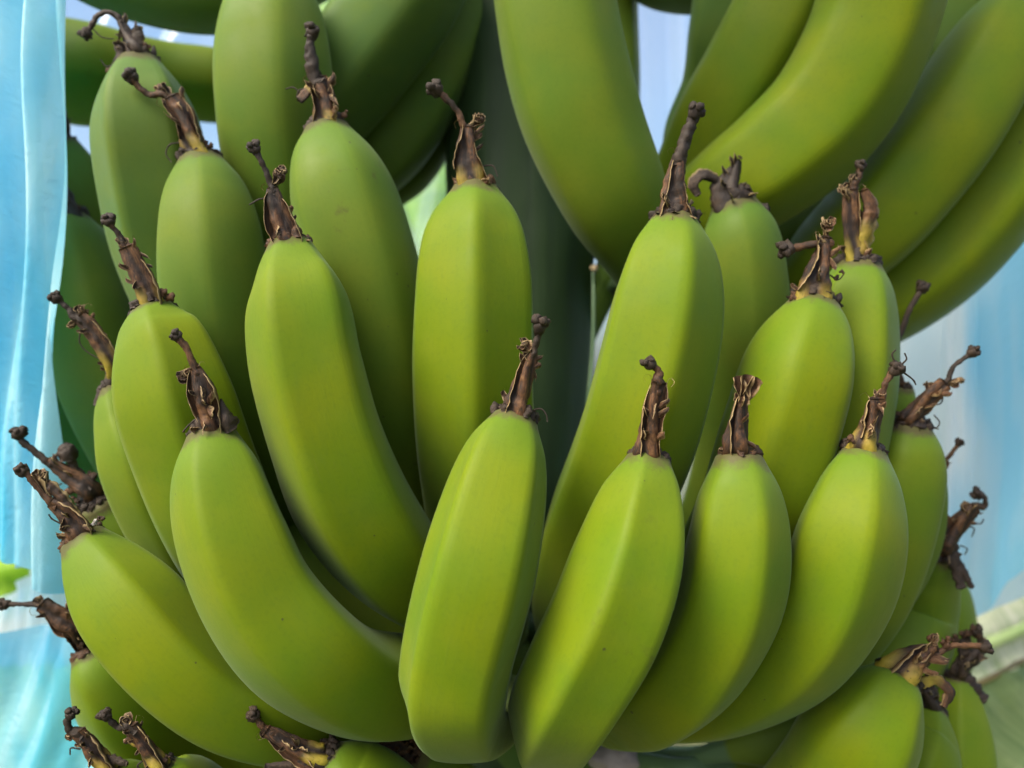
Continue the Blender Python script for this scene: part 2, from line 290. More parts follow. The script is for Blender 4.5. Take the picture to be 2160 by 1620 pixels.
# ------------------------------------------------------------------ banana data: spines base -> tip in 0.1 mm (x, y, z, radius)
BANANAS = [
 {'spine': [[-403, -794, 13672, 134], [-472, -1390, 14244, 181], [-564, -1557, 14460, 175], [-643, -1597, 14560, 131], [-691, -1605, 14612, 70]], 'label': 'round top of a green banana at the bottom edge, left of centre', 'group': 'bananas of the lower hand', 'ridge': None, 'k': 0.3, 'shade_tone': 0.1, 'speck': 0, 'key': 'J3', 'rem': {'collar': 70, 'sheath': [(-708, -1650, 14629, 53), (-761, -1660, 14660, 42), (-826, -1673, 14705, 32), (-888, -1687, 14752, 25)], 'style': [(-894, -1688, 14758, 14), (-915, -1693, 14783, 11)], 'stigma': (-932, -1698, 14809, 28), 'curls': [(-891, -1686, 14740, 18)], 'petals': [(-1, 0.1, 1)], 'tails': [[(-728, -1654, 14614, 21), (-810, -1669, 14617, 16), (-892, -1684, 14614, 11)]], 'bits': [(-694, -1649, 14655, 21, 0), (-843, -1675, 14693, 18, 0)], 'yellow': 2, 'dark': 0}},
 {'spine': [[-171, -457, 13441, 146], [-238, -924, 13924, 199], [-309, -972, 14112, 201], [-387, -1041, 14273, 159], [-428, -1265, 14480, 71]], 'label': 'green banana of the lower hand under the nearest middle banana, at the bottom edge', 'group': 'bananas of the lower hand', 'ridge': None, 'k': 0.3, 'shade_tone': 0.2, 'speck': 0, 'key': 'J4', 'rem': {'collar': 59, 'sheath': [(-453, -1310, 14510, 31), (-474, -1314, 14527, 24), (-540, -1324, 14532, 14)], 'tails': [[(-455, -1311, 14514, 24), (-441, -1310, 14481, 24), (-452, -1315, 14450, 18)]], 'bits': [(-406, -1313, 14550, 16, 0), (-464, -1313, 14527, 18, 0)], 'yellow': 0, 'dark': 0}},
 {'spine': [[-1223, -603, 13555, 118], [-1191, -1225, 14114, 167], [-1243, -1469, 14379, 158], [-1281, -1568, 14502, 111], [-1314, -1582, 14558, 60]], 'label': 'banana of the lower hand below the frame, its tall remnant left of a green flank', 'group': 'bananas of the lower hand', 'ridge': None, 'k': 0.3, 'shade_tone': 0.1, 'speck': 0, 'key': 'J2', 'rem': {'collar': 57, 'sheath': [(-1304, -1624, 14582, 50), (-1335, -1634, 14639, 36), (-1364, -1645, 14696, 30), (-1394, -1656, 14753, 30)], 'style': [(-1411, -1658, 14754, 18), (-1436, -1660, 14748, 11), (-1459, -1666, 14771, 12)], 'stigma': (-1478, -1672, 14801, 28), 'arm': [(-1374, -1643, 14675, 9), (-1402, -1650, 14698, 11), (-1419, -1651, 14690, 9)], 'curls': [(-1404, -1660, 14776, 23), (-1386, -1654, 14744, 16)], 'petals': [(1, 0.2, 1)], 'bits': [(-1267, -1630, 14620, 20, 0)], 'filaments': [[(-1360, -1635, 14613), (-1377, -1637, 14597), (-1369, -1636, 14584)]], 'yellow': 2, 'dark': 0}},
 {'spine': [[-1410, -467, 13423, 122], [-1463, -943, 13913, 172], [-1525, -1256, 14239, 157], [-1551, -1405, 14412, 105], [-1580, -1448, 14485, 56]], 'label': 'banana of the lower hand below the frame, leftmost remnant over the blue plastic', 'group': 'bananas of the lower hand', 'ridge': None, 'k': 0.3, 'shade_tone': 0.1, 'speck': 0, 'key': 'J1', 'rem': {'collar': 52, 'sheath': [(-1564, -1490, 14518, 45), (-1604, -1501, 14575, 41), (-1627, -1510, 14628, 33), (-1658, -1519, 14674, 30)], 'style': [(-1667, -1520, 14668, 19), (-1690, -1524, 14679, 15), (-1695, -1528, 14714, 13)], 'stigma': (-1679, -1531, 14745, 26), 'curls': [(-1693, -1521, 14656, 20), (-1649, -1519, 14677, 19)], 'petals': [(1, 0.2, 0)], 'tails': [[(-1561, -1496, 14557, 19), (-1524, -1497, 14552, 17), (-1480, -1500, 14538, 13)]], 'filaments': [[(-1654, -1510, 14600), (-1688, -1515, 14606), (-1692, -1514, 14580)]], 'yellow': 1, 'dark': 0}},
 {'spine': [[0, -610, 14451, 106], [-81, -1172, 14588, 133], [-168, -1602, 14734, 145], [-200, -1810, 14904, 174], [-190, -1862, 15050, 182], [-112, -1880, 15376, 190], [-56, -1820, 15608, 175], [-17, -1760, 15774, 139], [10, -1730, 15872, 84]], 'label': 'angular green banana nearest the middle, its squared lower end in front of the stem', 'group': 'bananas of the middle hand, outer row', 'ridge': 38, 'k': 0.62, 'shade_tone': 0, 'speck': 0, 'key': 'F1', 'rem': {'collar': 78, 'sheath': [(10, -1774, 15897, 51), (30, -1787, 15967, 41), (53, -1803, 16053, 30), (75, -1815, 16111, 15)], 'style': [(75, -1814, 16107, 12), (88, -1824, 16160, 12)], 'stigma': (98, -1833, 16205, 34), 'curls': [(43, -1818, 16137, 34)], 'petals': [(-1, 0.1, 1)], 'filaments': [[(63, -1781, 15904), (99, -1788, 15914), (119, -1790, 15894), (124, -1791, 15868)], [(25, -1773, 15875), (37, -1776, 15854), (43, -1779, 15837)]], 'yellow': 0, 'dark': 0}},
 {'spine': [[217, -500, 14481, 109], [175, -1100, 14579, 148], [149, -1520, 14685, 167], [180, -1760, 14861, 180], [241, -1830, 15006, 189], [338, -1860, 15210, 195], [411, -1831, 15414, 186], [461, -1772, 15609, 143], [486, -1734, 15727, 81]], 'label': 'bright green banana with one broad lit facet, right of the nearest middle banana', 'group': 'bananas of the middle hand, outer row', 'ridge': -10, 'k': 0.62, 'shade_tone': 0, 'speck': 1, 'key': 'F2', 'rem': {'collar': 74, 'sheath': [(478, -1778, 15754, 51), (483, -1789, 15818, 44), (490, -1806, 15910, 37), (506, -1824, 16008, 29)], 'style': [(503, -1825, 16016, 20), (502, -1831, 16046, 12)], 'stigma': (472, -1836, 16073, 27), 'petals': [(-1, 0.05, 1), (1, 0.3, 1)], 'filaments': [[(439, -1781, 15743), (414, -1785, 15732), (407, -1787, 15710)], [(439, -1781, 15748), (451, -1778, 15731), (436, -1781, 15721)]], 'yellow': 0, 'dark': 0}},
 {'spine': [[-145, -487, 14500, 109], [-257, -965, 14653, 150], [-387, -1306, 14760, 190], [-564, -1555, 14861, 201], [-722, -1714, 15029, 211], [-877, -1771, 15248, 203], [-975, -1775, 15468, 191], [-1040, -1749, 15681, 154], [-1074, -1716, 15813, 88]], 'label': 'long curved green banana sweeping from the lower centre up to the left', 'group': 'bananas of the middle hand, outer row', 'ridge': -26, 'k': 0.55, 'shade_tone': 0, 'speck': 0, 'key': 'L1', 'rem': {'collar': 81, 'sheath': [(-1057, -1761, 15841, 54), (-1068, -1772, 15900, 47), (-1079, -1787, 15983, 41), (-1100, -1801, 16058, 20)], 'style': [(-1097, -1800, 16049, 15), (-1116, -1810, 16102, 12), (-1137, -1819, 16144, 12)], 'stigma': (-1158, -1824, 16167, 24), 'cone': (-1007, -1771, 15884, 37), 'curls': [(-1132, -1798, 16030, 27)], 'petals': [(1, 0.1, 1), (-1, 0.4, 1)], 'bits': [(-1150, -1774, 15834, 8, 0)], 'filaments': [[(-1098, -1771, 15884), (-1128, -1772, 15862), (-1150, -1774, 15837)], [(-1114, -1783, 15947), (-1123, -1785, 15959), (-1131, -1782, 15934)]], 'yellow': 0, 'dark': 0}},
 {'spine': [[371, -400, 14369, 99], [414, -900, 14498, 131], [504, -1240, 14652, 166], [591, -1480, 14807, 191], [688, -1600, 14973, 198], [768, -1680, 15184, 194], [804, -1710, 15405, 184], [819, -1700, 15591, 154], [823, -1680, 15729, 89]], 'label': 'green banana with a fan shaped dry flower on its tip, in the front right row', 'group': 'bananas of the middle hand, outer row', 'ridge': 30, 'k': 0.5, 'shade_tone': 0, 'speck': 0, 'key': 'F3', 'rem': {'collar': 79, 'sheath': [(804, -1727, 15772, 55), (802, -1740, 15849, 41), (809, -1752, 15916, 26), (819, -1760, 15958, 22)], 'fan': (827, -1771, 16017, 45), 'petals': [(-1, 0.2, 1)], 'tails': [[(812, -1722, 15746, 45), (815, -1725, 15704, 34), (829, -1735, 15654, 14)], [(777, -1729, 15696, 9), (766, -1733, 15671, 7), (771, -1737, 15646, 5)]], 'bits': [(795, -1723, 15733, 15, 1), (813, -1722, 15721, 14, 1)], 'yellow': 0, 'dark': 0}},
 {'spine': [[-147, -432, 14823, 110], [-263, -880, 14982, 158], [-375, -1241, 15158, 194], [-489, -1427, 15328, 216], [-599, -1531, 15541, 222], [-688, -1601, 15806, 215], [-754, -1620, 16070, 212], [-788, -1610, 16290, 197], [-819, -1580, 16423, 142], [-837, -1560, 16519, 86]], 'label': 'tall green banana left of centre, pale ridge on its left side, curving down right', 'group': 'bananas of the middle hand, inner row', 'ridge': -29, 'k': 0.6, 'shade_tone': 0, 'speck': 0, 'key': 'L2', 'rem': {'collar': 82, 'sheath': [(-827, -1602, 16520, 61), (-850, -1613, 16583, 50), (-870, -1628, 16664, 36), (-878, -1639, 16723, 23)], 'style': [(-881, -1639, 16723, 14), (-902, -1650, 16781, 11), (-920, -1659, 16822, 11)], 'stigma': (-939, -1666, 16859, 27), 'curls': [(-848, -1647, 16771, 30)], 'petals': [(1, 0.1, 0), (-1, 0.2, 1)], 'filaments': [[(-890, -1633, 16684), (-928, -1636, 16680), (-966, -1637, 16659)]], 'yellow': 0, 'dark': 0}},
 {'spine': [[531, -300, 14255, 101], [679, -750, 14419, 122], [818, -1080, 14592, 157], [965, -1320, 14781, 189], [1108, -1461, 14974, 207], [1203, -1557, 15203, 206], [1251, -1606, 15436, 196], [1294, -1596, 15620, 148], [1327, -1567, 15741, 82]], 'label': 'green banana on the right sweeping down left, white scar at its dried tip', 'group': 'bananas of the middle hand, outer row', 'ridge': 20, 'k': 0.5, 'shade_tone': 0, 'speck': 0, 'key': 'F4', 'rem': {'collar': 78, 'sheath': [(1308, -1611, 15768, 61), (1321, -1623, 15834, 46), (1333, -1635, 15904, 34), (1333, -1642, 15948, 30)], 'style': [(1358, -1641, 15934, 11), (1363, -1651, 15991, 11), (1378, -1658, 16026, 11)], 'stigma': (1401, -1664, 16055, 30), 'curls': [(1339, -1644, 15957, 25)], 'petals': [(-1, 0.4, 1)], 'bits': [(1331, -1615, 15786, 16, 1), (1253, -1620, 15798, 21, 0)], 'filaments': [[(1394, -1667, 16078), (1381, -1672, 16107), (1393, -1675, 16124)], [(1415, -1667, 16069), (1433, -1672, 16090), (1425, -1675, 16112)], [(1425, -1664, 16043), (1460, -1663, 16017), (1473, -1661, 15997)]], 'yellow': 1, 'dark': 0}},
 {'spine': [[-986, -610, 14756, 94], [-1030, -1026, 15012, 189], [-1094, -1280, 15277, 219], [-1161, -1407, 15512, 222], [-1230, -1469, 15751, 219], [-1281, -1511, 15955, 213], [-1322, -1517, 16118, 181], [-1362, -1500, 16210, 139], [-1391, -1480, 16284, 81]], 'label': 'green banana on the left with a broad pale left facet, behind the long curved one', 'group': 'bananas of the middle hand, inner row', 'ridge': -8, 'k': 0.55, 'shade_tone': 0, 'speck': 0, 'key': 'L3', 'rem': {'collar': 81, 'sheath': [(-1380, -1522, 16290, 55), (-1397, -1536, 16370, 48), (-1421, -1550, 16448, 42), (-1447, -1563, 16518, 37)], 'style': [(-1461, -1564, 16518, 15), (-1478, -1573, 16561, 11), (-1496, -1579, 16590, 11)], 'stigma': (-1510, -1583, 16612, 29), 'curls': [(-1467, -1567, 16532, 26)], 'petals': [(1, 0.1, 0)], 'bits': [(-1314, -1533, 16334, 26, 0), (-1410, -1527, 16280, 33, 0)], 'yellow': 1, 'dark': 0}},
 {'spine': [[259, -600, 14776, 141], [286, -1000, 15089, 201], [340, -1238, 15367, 229], [420, -1395, 15623, 232], [495, -1483, 15872, 229], [548, -1516, 16109, 221], [587, -1519, 16335, 207], [615, -1490, 16512, 165], [630, -1470, 16635, 92]], 'label': 'tall bright green banana right of the stem, remnant reaching the white gap', 'group': 'bananas of the middle hand, inner row', 'ridge': 20, 'k': 0.55, 'shade_tone': 0, 'speck': 0, 'key': 'U2', 'rem': {'collar': 92, 'sheath': [(619, -1513, 16645, 63), (621, -1523, 16706, 55), (625, -1537, 16784, 44), (638, -1552, 16870, 28)], 'style': [(638, -1552, 16870, 26), (654, -1563, 16929, 22), (670, -1572, 16976, 22)], 'stigma': (689, -1580, 17018, 37), 'petals': [(-1, 0.1, 1), (1, 0.1, 0)], 'bits': [(565, -1520, 16652, 26, 0), (674, -1520, 16656, 26, 0), (595, -1515, 16644, 22, 0)], 'yellow': 0, 'dark': 0}},
 {'spine': [[-50, -346, 14699, 138], [-103, -709, 15039, 201], [-129, -949, 15356, 241], [-141, -1185, 15648, 239], [-149, -1346, 15923, 234], [-149, -1397, 16207, 230], [-147, -1390, 16472, 219], [-147, -1360, 16658, 175], [-148, -1340, 16782, 96]], 'label': 'straight upright green banana at the centre, in front of the left side of the stem', 'group': 'bananas of the middle hand, inner row', 'ridge': 0, 'k': 0.6, 'shade_tone': 0, 'speck': 0, 'key': 'U1', 'rem': {'collar': 88, 'sheath': [(-155, -1382, 16780, 65), (-170, -1396, 16867, 56), (-175, -1409, 16948, 42), (-168, -1420, 17014, 33)], 'style': [(-191, -1422, 17019, 13), (-209, -1430, 17063, 12), (-245, -1438, 17107, 13)], 'stigma': (-302, -1450, 17156, 38), 'curls': [(-125, -1425, 17042, 29)], 'petals': [(1, 0.2, 0), (-1, 0.5, 1)], 'bits': [(-94, -1391, 16816, 23, 0), (-208, -1390, 16778, 19, 0)], 'filaments': [[(-113, -1396, 16867), (-75, -1399, 16866), (-57, -1397, 16825)]], 'yellow': 1, 'dark': 0}},
 {'spine': [[-424, -599, 14376, 118], [-585, -1047, 14533, 159], [-739, -1296, 14624, 171], [-906, -1457, 14698, 179], [-1080, -1549, 14808, 187], [-1249, -1600, 14973, 191], [-1410, -1600, 15156, 187], [-1533, -1570, 15294, 146], [-1627, -1540, 15402, 86]], 'label': 'green banana at the lower left, pale lower rim and split flower remnant over the bag', 'group': 'bananas of the middle hand, outer row', 'ridge': -62, 'k': 0.5, 'shade_tone': 0, 'speck': 0, 'key': 'L5', 'rem': {'collar': 79, 'sheath': [(-1618, -1585, 15436, 54), (-1636, -1594, 15487, 43), (-1666, -1604, 15533, 36), (-1708, -1612, 15564, 25)], 'style': [(-1702, -1611, 15557, 18), (-1735, -1620, 15600, 13), (-1762, -1629, 15636, 13), (-1786, -1636, 15669, 11)], 'stigma': (-1801, -1640, 15685, 27), 'arm': [(-1618, -1594, 15496, 23), (-1670, -1611, 15578, 23), (-1719, -1624, 15636, 16)], 'curls': [(-1737, -1630, 15665, 27)], 'petals': [(1, 0.2, 1)], 'tails': [[(-1585, -1589, 15460, 25), (-1598, -1581, 15414, 20), (-1599, -1587, 15371, 18)]], 'bits': [(-1556, -1594, 15484, 18, 1), (-1533, -1598, 15502, 14, 0)], 'filaments': [[(-1678, -1598, 15479), (-1709, -1604, 15498), (-1720, -1608, 15516)], [(-1647, -1590, 15451), (-1672, -1593, 15438), (-1680, -1594, 15408)]], 'yellow': 0, 'dark': 0}},
 {'spine': [[889, -400, 14814, 124], [892, -900, 15042, 185], [924, -1149, 15249, 213], [992, -1293, 15475, 224], [1039, -1359, 15666, 227], [1086, -1400, 15868, 222], [1131, -1416, 16056, 212], [1177, -1398, 16203, 170], [1211, -1368, 16314, 103]], 'label': 'plump green banana on the right, ragged brown tip with a style stretching left', 'group': 'bananas of the middle hand, inner row', 'ridge': 60, 'k': 0.4, 'shade_tone': 0, 'speck': 0, 'key': 'U3', 'rem': {'collar': 99, 'sheath': [(1191, -1411, 16328, 80), (1200, -1423, 16402, 65), (1217, -1438, 16487, 42), (1226, -1452, 16574, 27)], 'style': [(1245, -1449, 16552, 15), (1196, -1447, 16549, 13), (1132, -1446, 16538, 15)], 'stigma': (1072, -1448, 16528, 36), 'curls': [(1223, -1460, 16619, 30)], 'petals': [(-1, 0.4, 1)], 'tails': [[(1236, -1415, 16318, 57), (1253, -1420, 16271, 34), (1248, -1424, 16224, 6)]], 'bits': [(1277, -1431, 16419, 17, 0), (1294, -1435, 16437, 13, 0), (1122, -1421, 16352, 27, 0)], 'filaments': [[(1249, -1430, 16429), (1283, -1431, 16410), (1303, -1436, 16432)]], 'yellow': 1, 'dark': 0}},
 {'spine': [[-1176, -434, 14726, 98], [-1328, -899, 14955, 144], [-1397, -1117, 15242, 160], [-1484, -1209, 15491, 160], [-1552, -1252, 15714, 154], [-1621, -1249, 15862, 110], [-1669, -1230, 15976, 63]], 'label': 'slender green banana on the left, mostly hidden, ending behind the broad left one', 'group': 'bananas of the middle hand, inner row', 'ridge': -20, 'k': 0.5, 'shade_tone': 0.15, 'speck': 0, 'key': 'L4', 'rem': {'collar': 59, 'sheath': [(-1646, -1284, 16068, 36), (-1675, -1297, 16146, 40), (-1713, -1310, 16223, 40), (-1755, -1321, 16280, 34)], 'style': [(-1778, -1322, 16274, 20), (-1805, -1329, 16308, 12), (-1829, -1334, 16330, 12)], 'stigma': (-1846, -1338, 16347, 28), 'curls': [(-1750, -1323, 16297, 28), (-1791, -1318, 16241, 22)], 'petals': [(1, 0.1, 1)], 'tails': [[(-1646, -1286, 16078, 22), (-1658, -1277, 16020, 20), (-1696, -1278, 15961, 18), (-1709, -1284, 15910, 12)]], 'filaments': [[(-1755, -1314, 16232), (-1767, -1307, 16170), (-1733, -1297, 16126), (-1671, -1289, 16094)]], 'yellow': 1, 'dark': 0}},
 {'spine': [[1208, -323, 14767, 126], [1257, -852, 15096, 165], [1311, -1091, 15381, 186], [1376, -1170, 15657, 196], [1415, -1192, 15920, 198], [1437, -1194, 16180, 190], [1454, -1191, 16381, 156], [1466, -1186, 16498, 96]], 'label': 'green banana behind the plump right one, with a pale whitish stripe down its right side', 'group': 'bananas of the middle hand, inner row', 'ridge': 35, 'k': 0.6, 'shade_tone': 0.1, 'speck': 0, 'key': 'U4', 'rem': {'collar': 92, 'sheath': [(1439, -1229, 16515, 52), (1415, -1245, 16612, 36), (1404, -1263, 16726, 36), (1401, -1274, 16802, 32)], 'style': [(1407, -1277, 16821, 18), (1428, -1283, 16858, 14)], 'stigma': (1433, -1289, 16896, 26), 'arm': [(1443, -1231, 16525, 40), (1468, -1251, 16650, 40), (1482, -1263, 16726, 28), (1452, -1274, 16802, 16)], 'curls': [(1365, -1276, 16806, 26), (1406, -1281, 16843, 26)], 'petals': [(1, 0.3, 1)], 'tails': [[(1466, -1232, 16525, 36), (1501, -1234, 16495, 36), (1496, -1236, 16445, 8)]], 'bits': [(1503, -1259, 16698, 18, 0)], 'yellow': 2, 'dark': 0}},
 {'spine': [[-1201, -346, 14524, 100], [-1508, -657, 14840, 162], [-1651, -906, 15142, 200], [-1732, -1073, 15357, 170], [-1778, -1165, 15491, 93]], 'label': 'small green banana tip between two left bananas, fuzzy dark remnant with a cup shaped scale', 'group': 'bananas of the middle hand, inner row', 'ridge': 10, 'k': 0.4, 'shade_tone': 0.2, 'speck': 0, 'key': 'L6', 'rem': {'collar': 73, 'sheath': [(-1773, -1214, 15552, 48), (-1818, -1223, 15593, 44), (-1871, -1234, 15640, 36), (-1934, -1246, 15684, 20)], 'style': [(-1938, -1246, 15680, 16), (-1986, -1256, 15725, 14), (-2025, -1265, 15761, 14)], 'stigma': (-2035, -1271, 15800, 34), 'cup': (-1853, -1242, 15714, 36), 'bits': [(-1848, -1222, 15553, 22, 0), (-1765, -1221, 15606, 24, 0), (-1831, -1217, 15518, 18, 0)], 'filaments': [[(-1884, -1229, 15584), (-1906, -1231, 15564), (-1903, -1230, 15534)], [(-1866, -1225, 15553), (-1889, -1227, 15534), (-1885, -1226, 15514)]], 'yellow': 0, 'dark': 0}},
 {'spine': [[1352, -344, 14348, 113], [1430, -800, 14704, 161], [1537, -982, 14978, 187], [1636, -1043, 15289, 197], [1691, -1077, 15575, 186], [1708, -1109, 15723, 148], [1715, -1129, 15820, 86]], 'label': 'green banana at the right edge of the row, dry remnant pointing up right', 'group': 'bananas of the middle hand, outer row', 'ridge': 0, 'k': 0.3, 'shade_tone': 0.2, 'speck': 0, 'key': 'F5', 'rem': {'collar': 82, 'sheath': [(1685, -1173, 15847, 45), (1729, -1182, 15899, 43), (1773, -1193, 15956, 41), (1822, -1204, 16004, 35)], 'style': [(1836, -1207, 16020, 12), (1852, -1215, 16070, 10), (1896, -1224, 16109, 10)], 'stigma': (1928, -1231, 16135, 29), 'curls': [(1856, -1208, 16004, 24), (1889, -1213, 16020, 18)], 'bits': [(1655, -1178, 15869, 24, 0)], 'filaments': [[(1821, -1199, 15960), (1813, -1194, 15920), (1782, -1189, 15910)], [(1760, -1180, 15839), (1797, -1186, 15815), (1810, -1188, 15839), (1787, -1186, 15869)], [(1741, -1178, 15849), (1770, -1181, 15819), (1807, -1187, 15809)]], 'yellow': 0, 'dark': 0}},
 {'spine': [[860, -300, 15014, 126], [941, -600, 15294, 132], [1030, -750, 15638, 159], [1050, -880, 15956, 188], [1043, -980, 16234, 202], [1022, -1040, 16461, 188], [997, -1070, 16654, 162], [972, -1070, 16785, 96]], 'label': 'shaded green banana between two taller right bananas, capped by a dark cone shaped remnant', 'group': 'bananas of the middle hand, inner row', 'ridge': 10, 'k': 0.3, 'shade_tone': 0.45, 'speck': 0, 'key': 'U6', 'rem': {'collar': 91, 'sheath': [(954, -1112, 16784, 91), (931, -1120, 16839, 71), (950, -1129, 16898, 42), (973, -1138, 16961, 17)], 'arm': [(888, -1128, 16874, 21), (825, -1137, 16900, 23), (778, -1139, 16859, 23), (799, -1134, 16812, 15)], 'tails': [[(1004, -1117, 16779, 37), (1059, -1125, 16752, 29), (1102, -1132, 16755, 21)], [(1024, -1120, 16757, 19), (1039, -1124, 16720, 12), (1022, -1124, 16699, 8)]], 'bits': [(981, -1140, 16973, 10, 0)], 'yellow': 0, 'dark': 1}},
 {'spine': [[-494, -400, 14962, 148], [-521, -750, 15389, 215], [-543, -940, 15742, 241], [-563, -1080, 16041, 244], [-597, -1170, 16323, 242], [-652, -1220, 16577, 241], [-708, -1230, 16783, 232], [-754, -1210, 16941, 183], [-782, -1190, 17067, 100]], 'label': 'tall shaded green banana left of centre with small brown scuffs on its flank', 'group': 'bananas of the middle hand, inner row', 'ridge': -45, 'k': 0.3, 'shade_tone': 0.4, 'speck': 2, 'key': 'U7', 'rem': {'collar': 92, 'sheath': [(-772, -1233, 17073, 72), (-774, -1243, 17135, 58), (-783, -1255, 17210, 48), (-801, -1264, 17266, 36)], 'style': [(-816, -1265, 17265, 28), (-825, -1275, 17330, 28), (-831, -1284, 17385, 20), (-826, -1290, 17418, 18)], 'stigma': (-821, -1294, 17447, 32), 'arm': [(-815, -1261, 17241, 18), (-849, -1258, 17209, 20), (-885, -1257, 17180, 18)], 'petals': [(-1, 0.2, 1), (1, 0.1, 0)], 'tails': [[(-815, -1238, 17084, 32), (-849, -1242, 17037, 24), (-857, -1244, 17011, 14)]], 'bits': [(-700, -1245, 17125, 20, 0), (-865, -1258, 17199, 16, 0)], 'filaments': [[(-865, -1257, 17190), (-902, -1265, 17226), (-937, -1268, 17219)], [(-841, -1259, 17222), (-880, -1262, 17218), (-894, -1259, 17189)]], 'yellow': 1, 'dark': 0}},
 {'spine': [[-1101, -347, 15224, 125], [-1155, -789, 15574, 213], [-1199, -1006, 15884, 228], [-1241, -1117, 16164, 227], [-1267, -1170, 16414, 224], [-1282, -1184, 16653, 209], [-1307, -1162, 16819, 170], [-1337, -1134, 16954, 94]], 'label': 'shaded green banana on the upper left with a tufted brown remnant hanging on its tip', 'group': 'bananas of the middle hand, inner row', 'ridge': -70, 'k': 0.3, 'shade_tone': 0.5, 'speck': 0, 'key': 'U8', 'rem': {'collar': 90, 'sheath': [(-1328, -1178, 16966, 65), (-1359, -1193, 17052, 53), (-1387, -1207, 17138, 45), (-1428, -1220, 17203, 37)], 'style': [(-1460, -1223, 17212, 16), (-1517, -1228, 17210, 12), (-1554, -1235, 17237, 14)], 'stigma': (-1585, -1244, 17279, 35), 'curls': [(-1468, -1228, 17238, 35)], 'petals': [(1, 0.1, 0), (-1, 0.5, 1)], 'tails': [[(-1343, -1182, 16985, 37), (-1342, -1179, 16926, 33), (-1333, -1187, 16859, 37)]], 'bits': [(-1285, -1187, 17014, 20, 0)], 'filaments': [[(-1393, -1192, 17022), (-1445, -1197, 17011), (-1461, -1197, 16971), (-1439, -1193, 16938)]], 'yellow': 1, 'dark': 0}},
 {'spine': [[789, -408, 16395, 123], [598, -764, 16654, 203], [464, -930, 16846, 250], [320, -1023, 17136, 271], [233, -1061, 17416, 279], [176, -1080, 17739, 280], [145, -1080, 18091, 265]], 'label': 'thick green banana hanging from the top edge in front of the stem, right of centre', 'group': 'bananas of the upper hand', 'ridge': -40, 'k': 0.35, 'shade_tone': 0.3, 'speck': 0, 'key': 'T1'},
 {'spine': [[804, -328, 16628, 126], [882, -602, 16800, 212], [1038, -764, 16914, 253], [1243, -859, 17056, 273], [1444, -925, 17254, 281], [1577, -1001, 17524, 284], [1640, -1062, 17810, 279], [1681, -1073, 18096, 266]], 'label': 'large yellow green banana rising diagonally to the top edge, right of the white gap', 'group': 'bananas of the upper hand', 'ridge': -35, 'k': 0.4, 'shade_tone': 0, 'speck': 0, 'key': 'T2'},
 {'spine': [[986, -608, 13675, 141], [1181, -1015, 14039, 190], [1327, -1233, 14337, 222], [1413, -1346, 14574, 222], [1493, -1371, 14737, 167], [1554, -1350, 14819, 92]], 'label': 'green banana at the bottom right corner with a wide open brown flower on its tip', 'group': 'bananas of the lower hand', 'ridge': 50, 'k': 0.4, 'shade_tone': 0, 'speck': 0, 'key': 'G1', 'rem': {'collar': 92, 'sheath': [(1547, -1393, 14849, 88), (1598, -1405, 14899, 65), (1640, -1414, 14936, 42), (1674, -1421, 14956, 27)], 'style': [(1675, -1419, 14937, 15), (1734, -1430, 14971, 11), (1802, -1441, 14974, 11)], 'stigma': (1853, -1449, 14973, 27), 'arm': [(1608, -1403, 14815, 21), (1677, -1415, 14831, 21), (1719, -1424, 14786, 19), (1700, -1425, 14730, 15)], 'curls': [(1663, -1423, 14991, 25)], 'petals': [(-1, 0.1, 0)], 'bits': [(1654, -1423, 15000, 21, 0), (1716, -1429, 14983, 27, 0), (1651, -1411, 14865, 23, 0)], 'yellow': 1, 'dark': 0}},
 {'spine': [[-959, -309, 13905, 126], [-1357, -623, 14058, 187], [-1569, -842, 14276, 208], [-1684, -1066, 14566, 191], [-1746, -1168, 14748, 133], [-1801, -1187, 14855, 68]], 'label': 'green banana low on the left, long thin style reaching the left picture edge', 'group': 'bananas of the lower hand', 'ridge': -40, 'k': 0.4, 'shade_tone': 0.05, 'speck': 0, 'key': 'L7', 'rem': {'collar': 60, 'sheath': [(-1821, -1242, 14963, 28), (-1852, -1251, 15011, 48), (-1896, -1260, 15057, 44), (-1940, -1269, 15095, 36)], 'style': [(-1958, -1271, 15089, 14), (-2004, -1276, 15091, 10), (-2049, -1282, 15094, 10)], 'stigma': (-2089, -1288, 15094, 26), 'curls': [(-1965, -1273, 15104, 24)], 'petals': [(-1, 0.1, 1)], 'bits': [(-1798, -1233, 14907, 18, 0), (-1819, -1238, 14932, 14, 0)], 'filaments': [[(-1872, -1251, 14995), (-1877, -1248, 14965), (-1852, -1244, 14954)], [(-1846, -1244, 14964), (-1853, -1241, 14929), (-1824, -1237, 14920)], [(-1819, -1239, 14942), (-1798, -1233, 14911), (-1818, -1234, 14897)]], 'yellow': 0, 'dark': 0}},
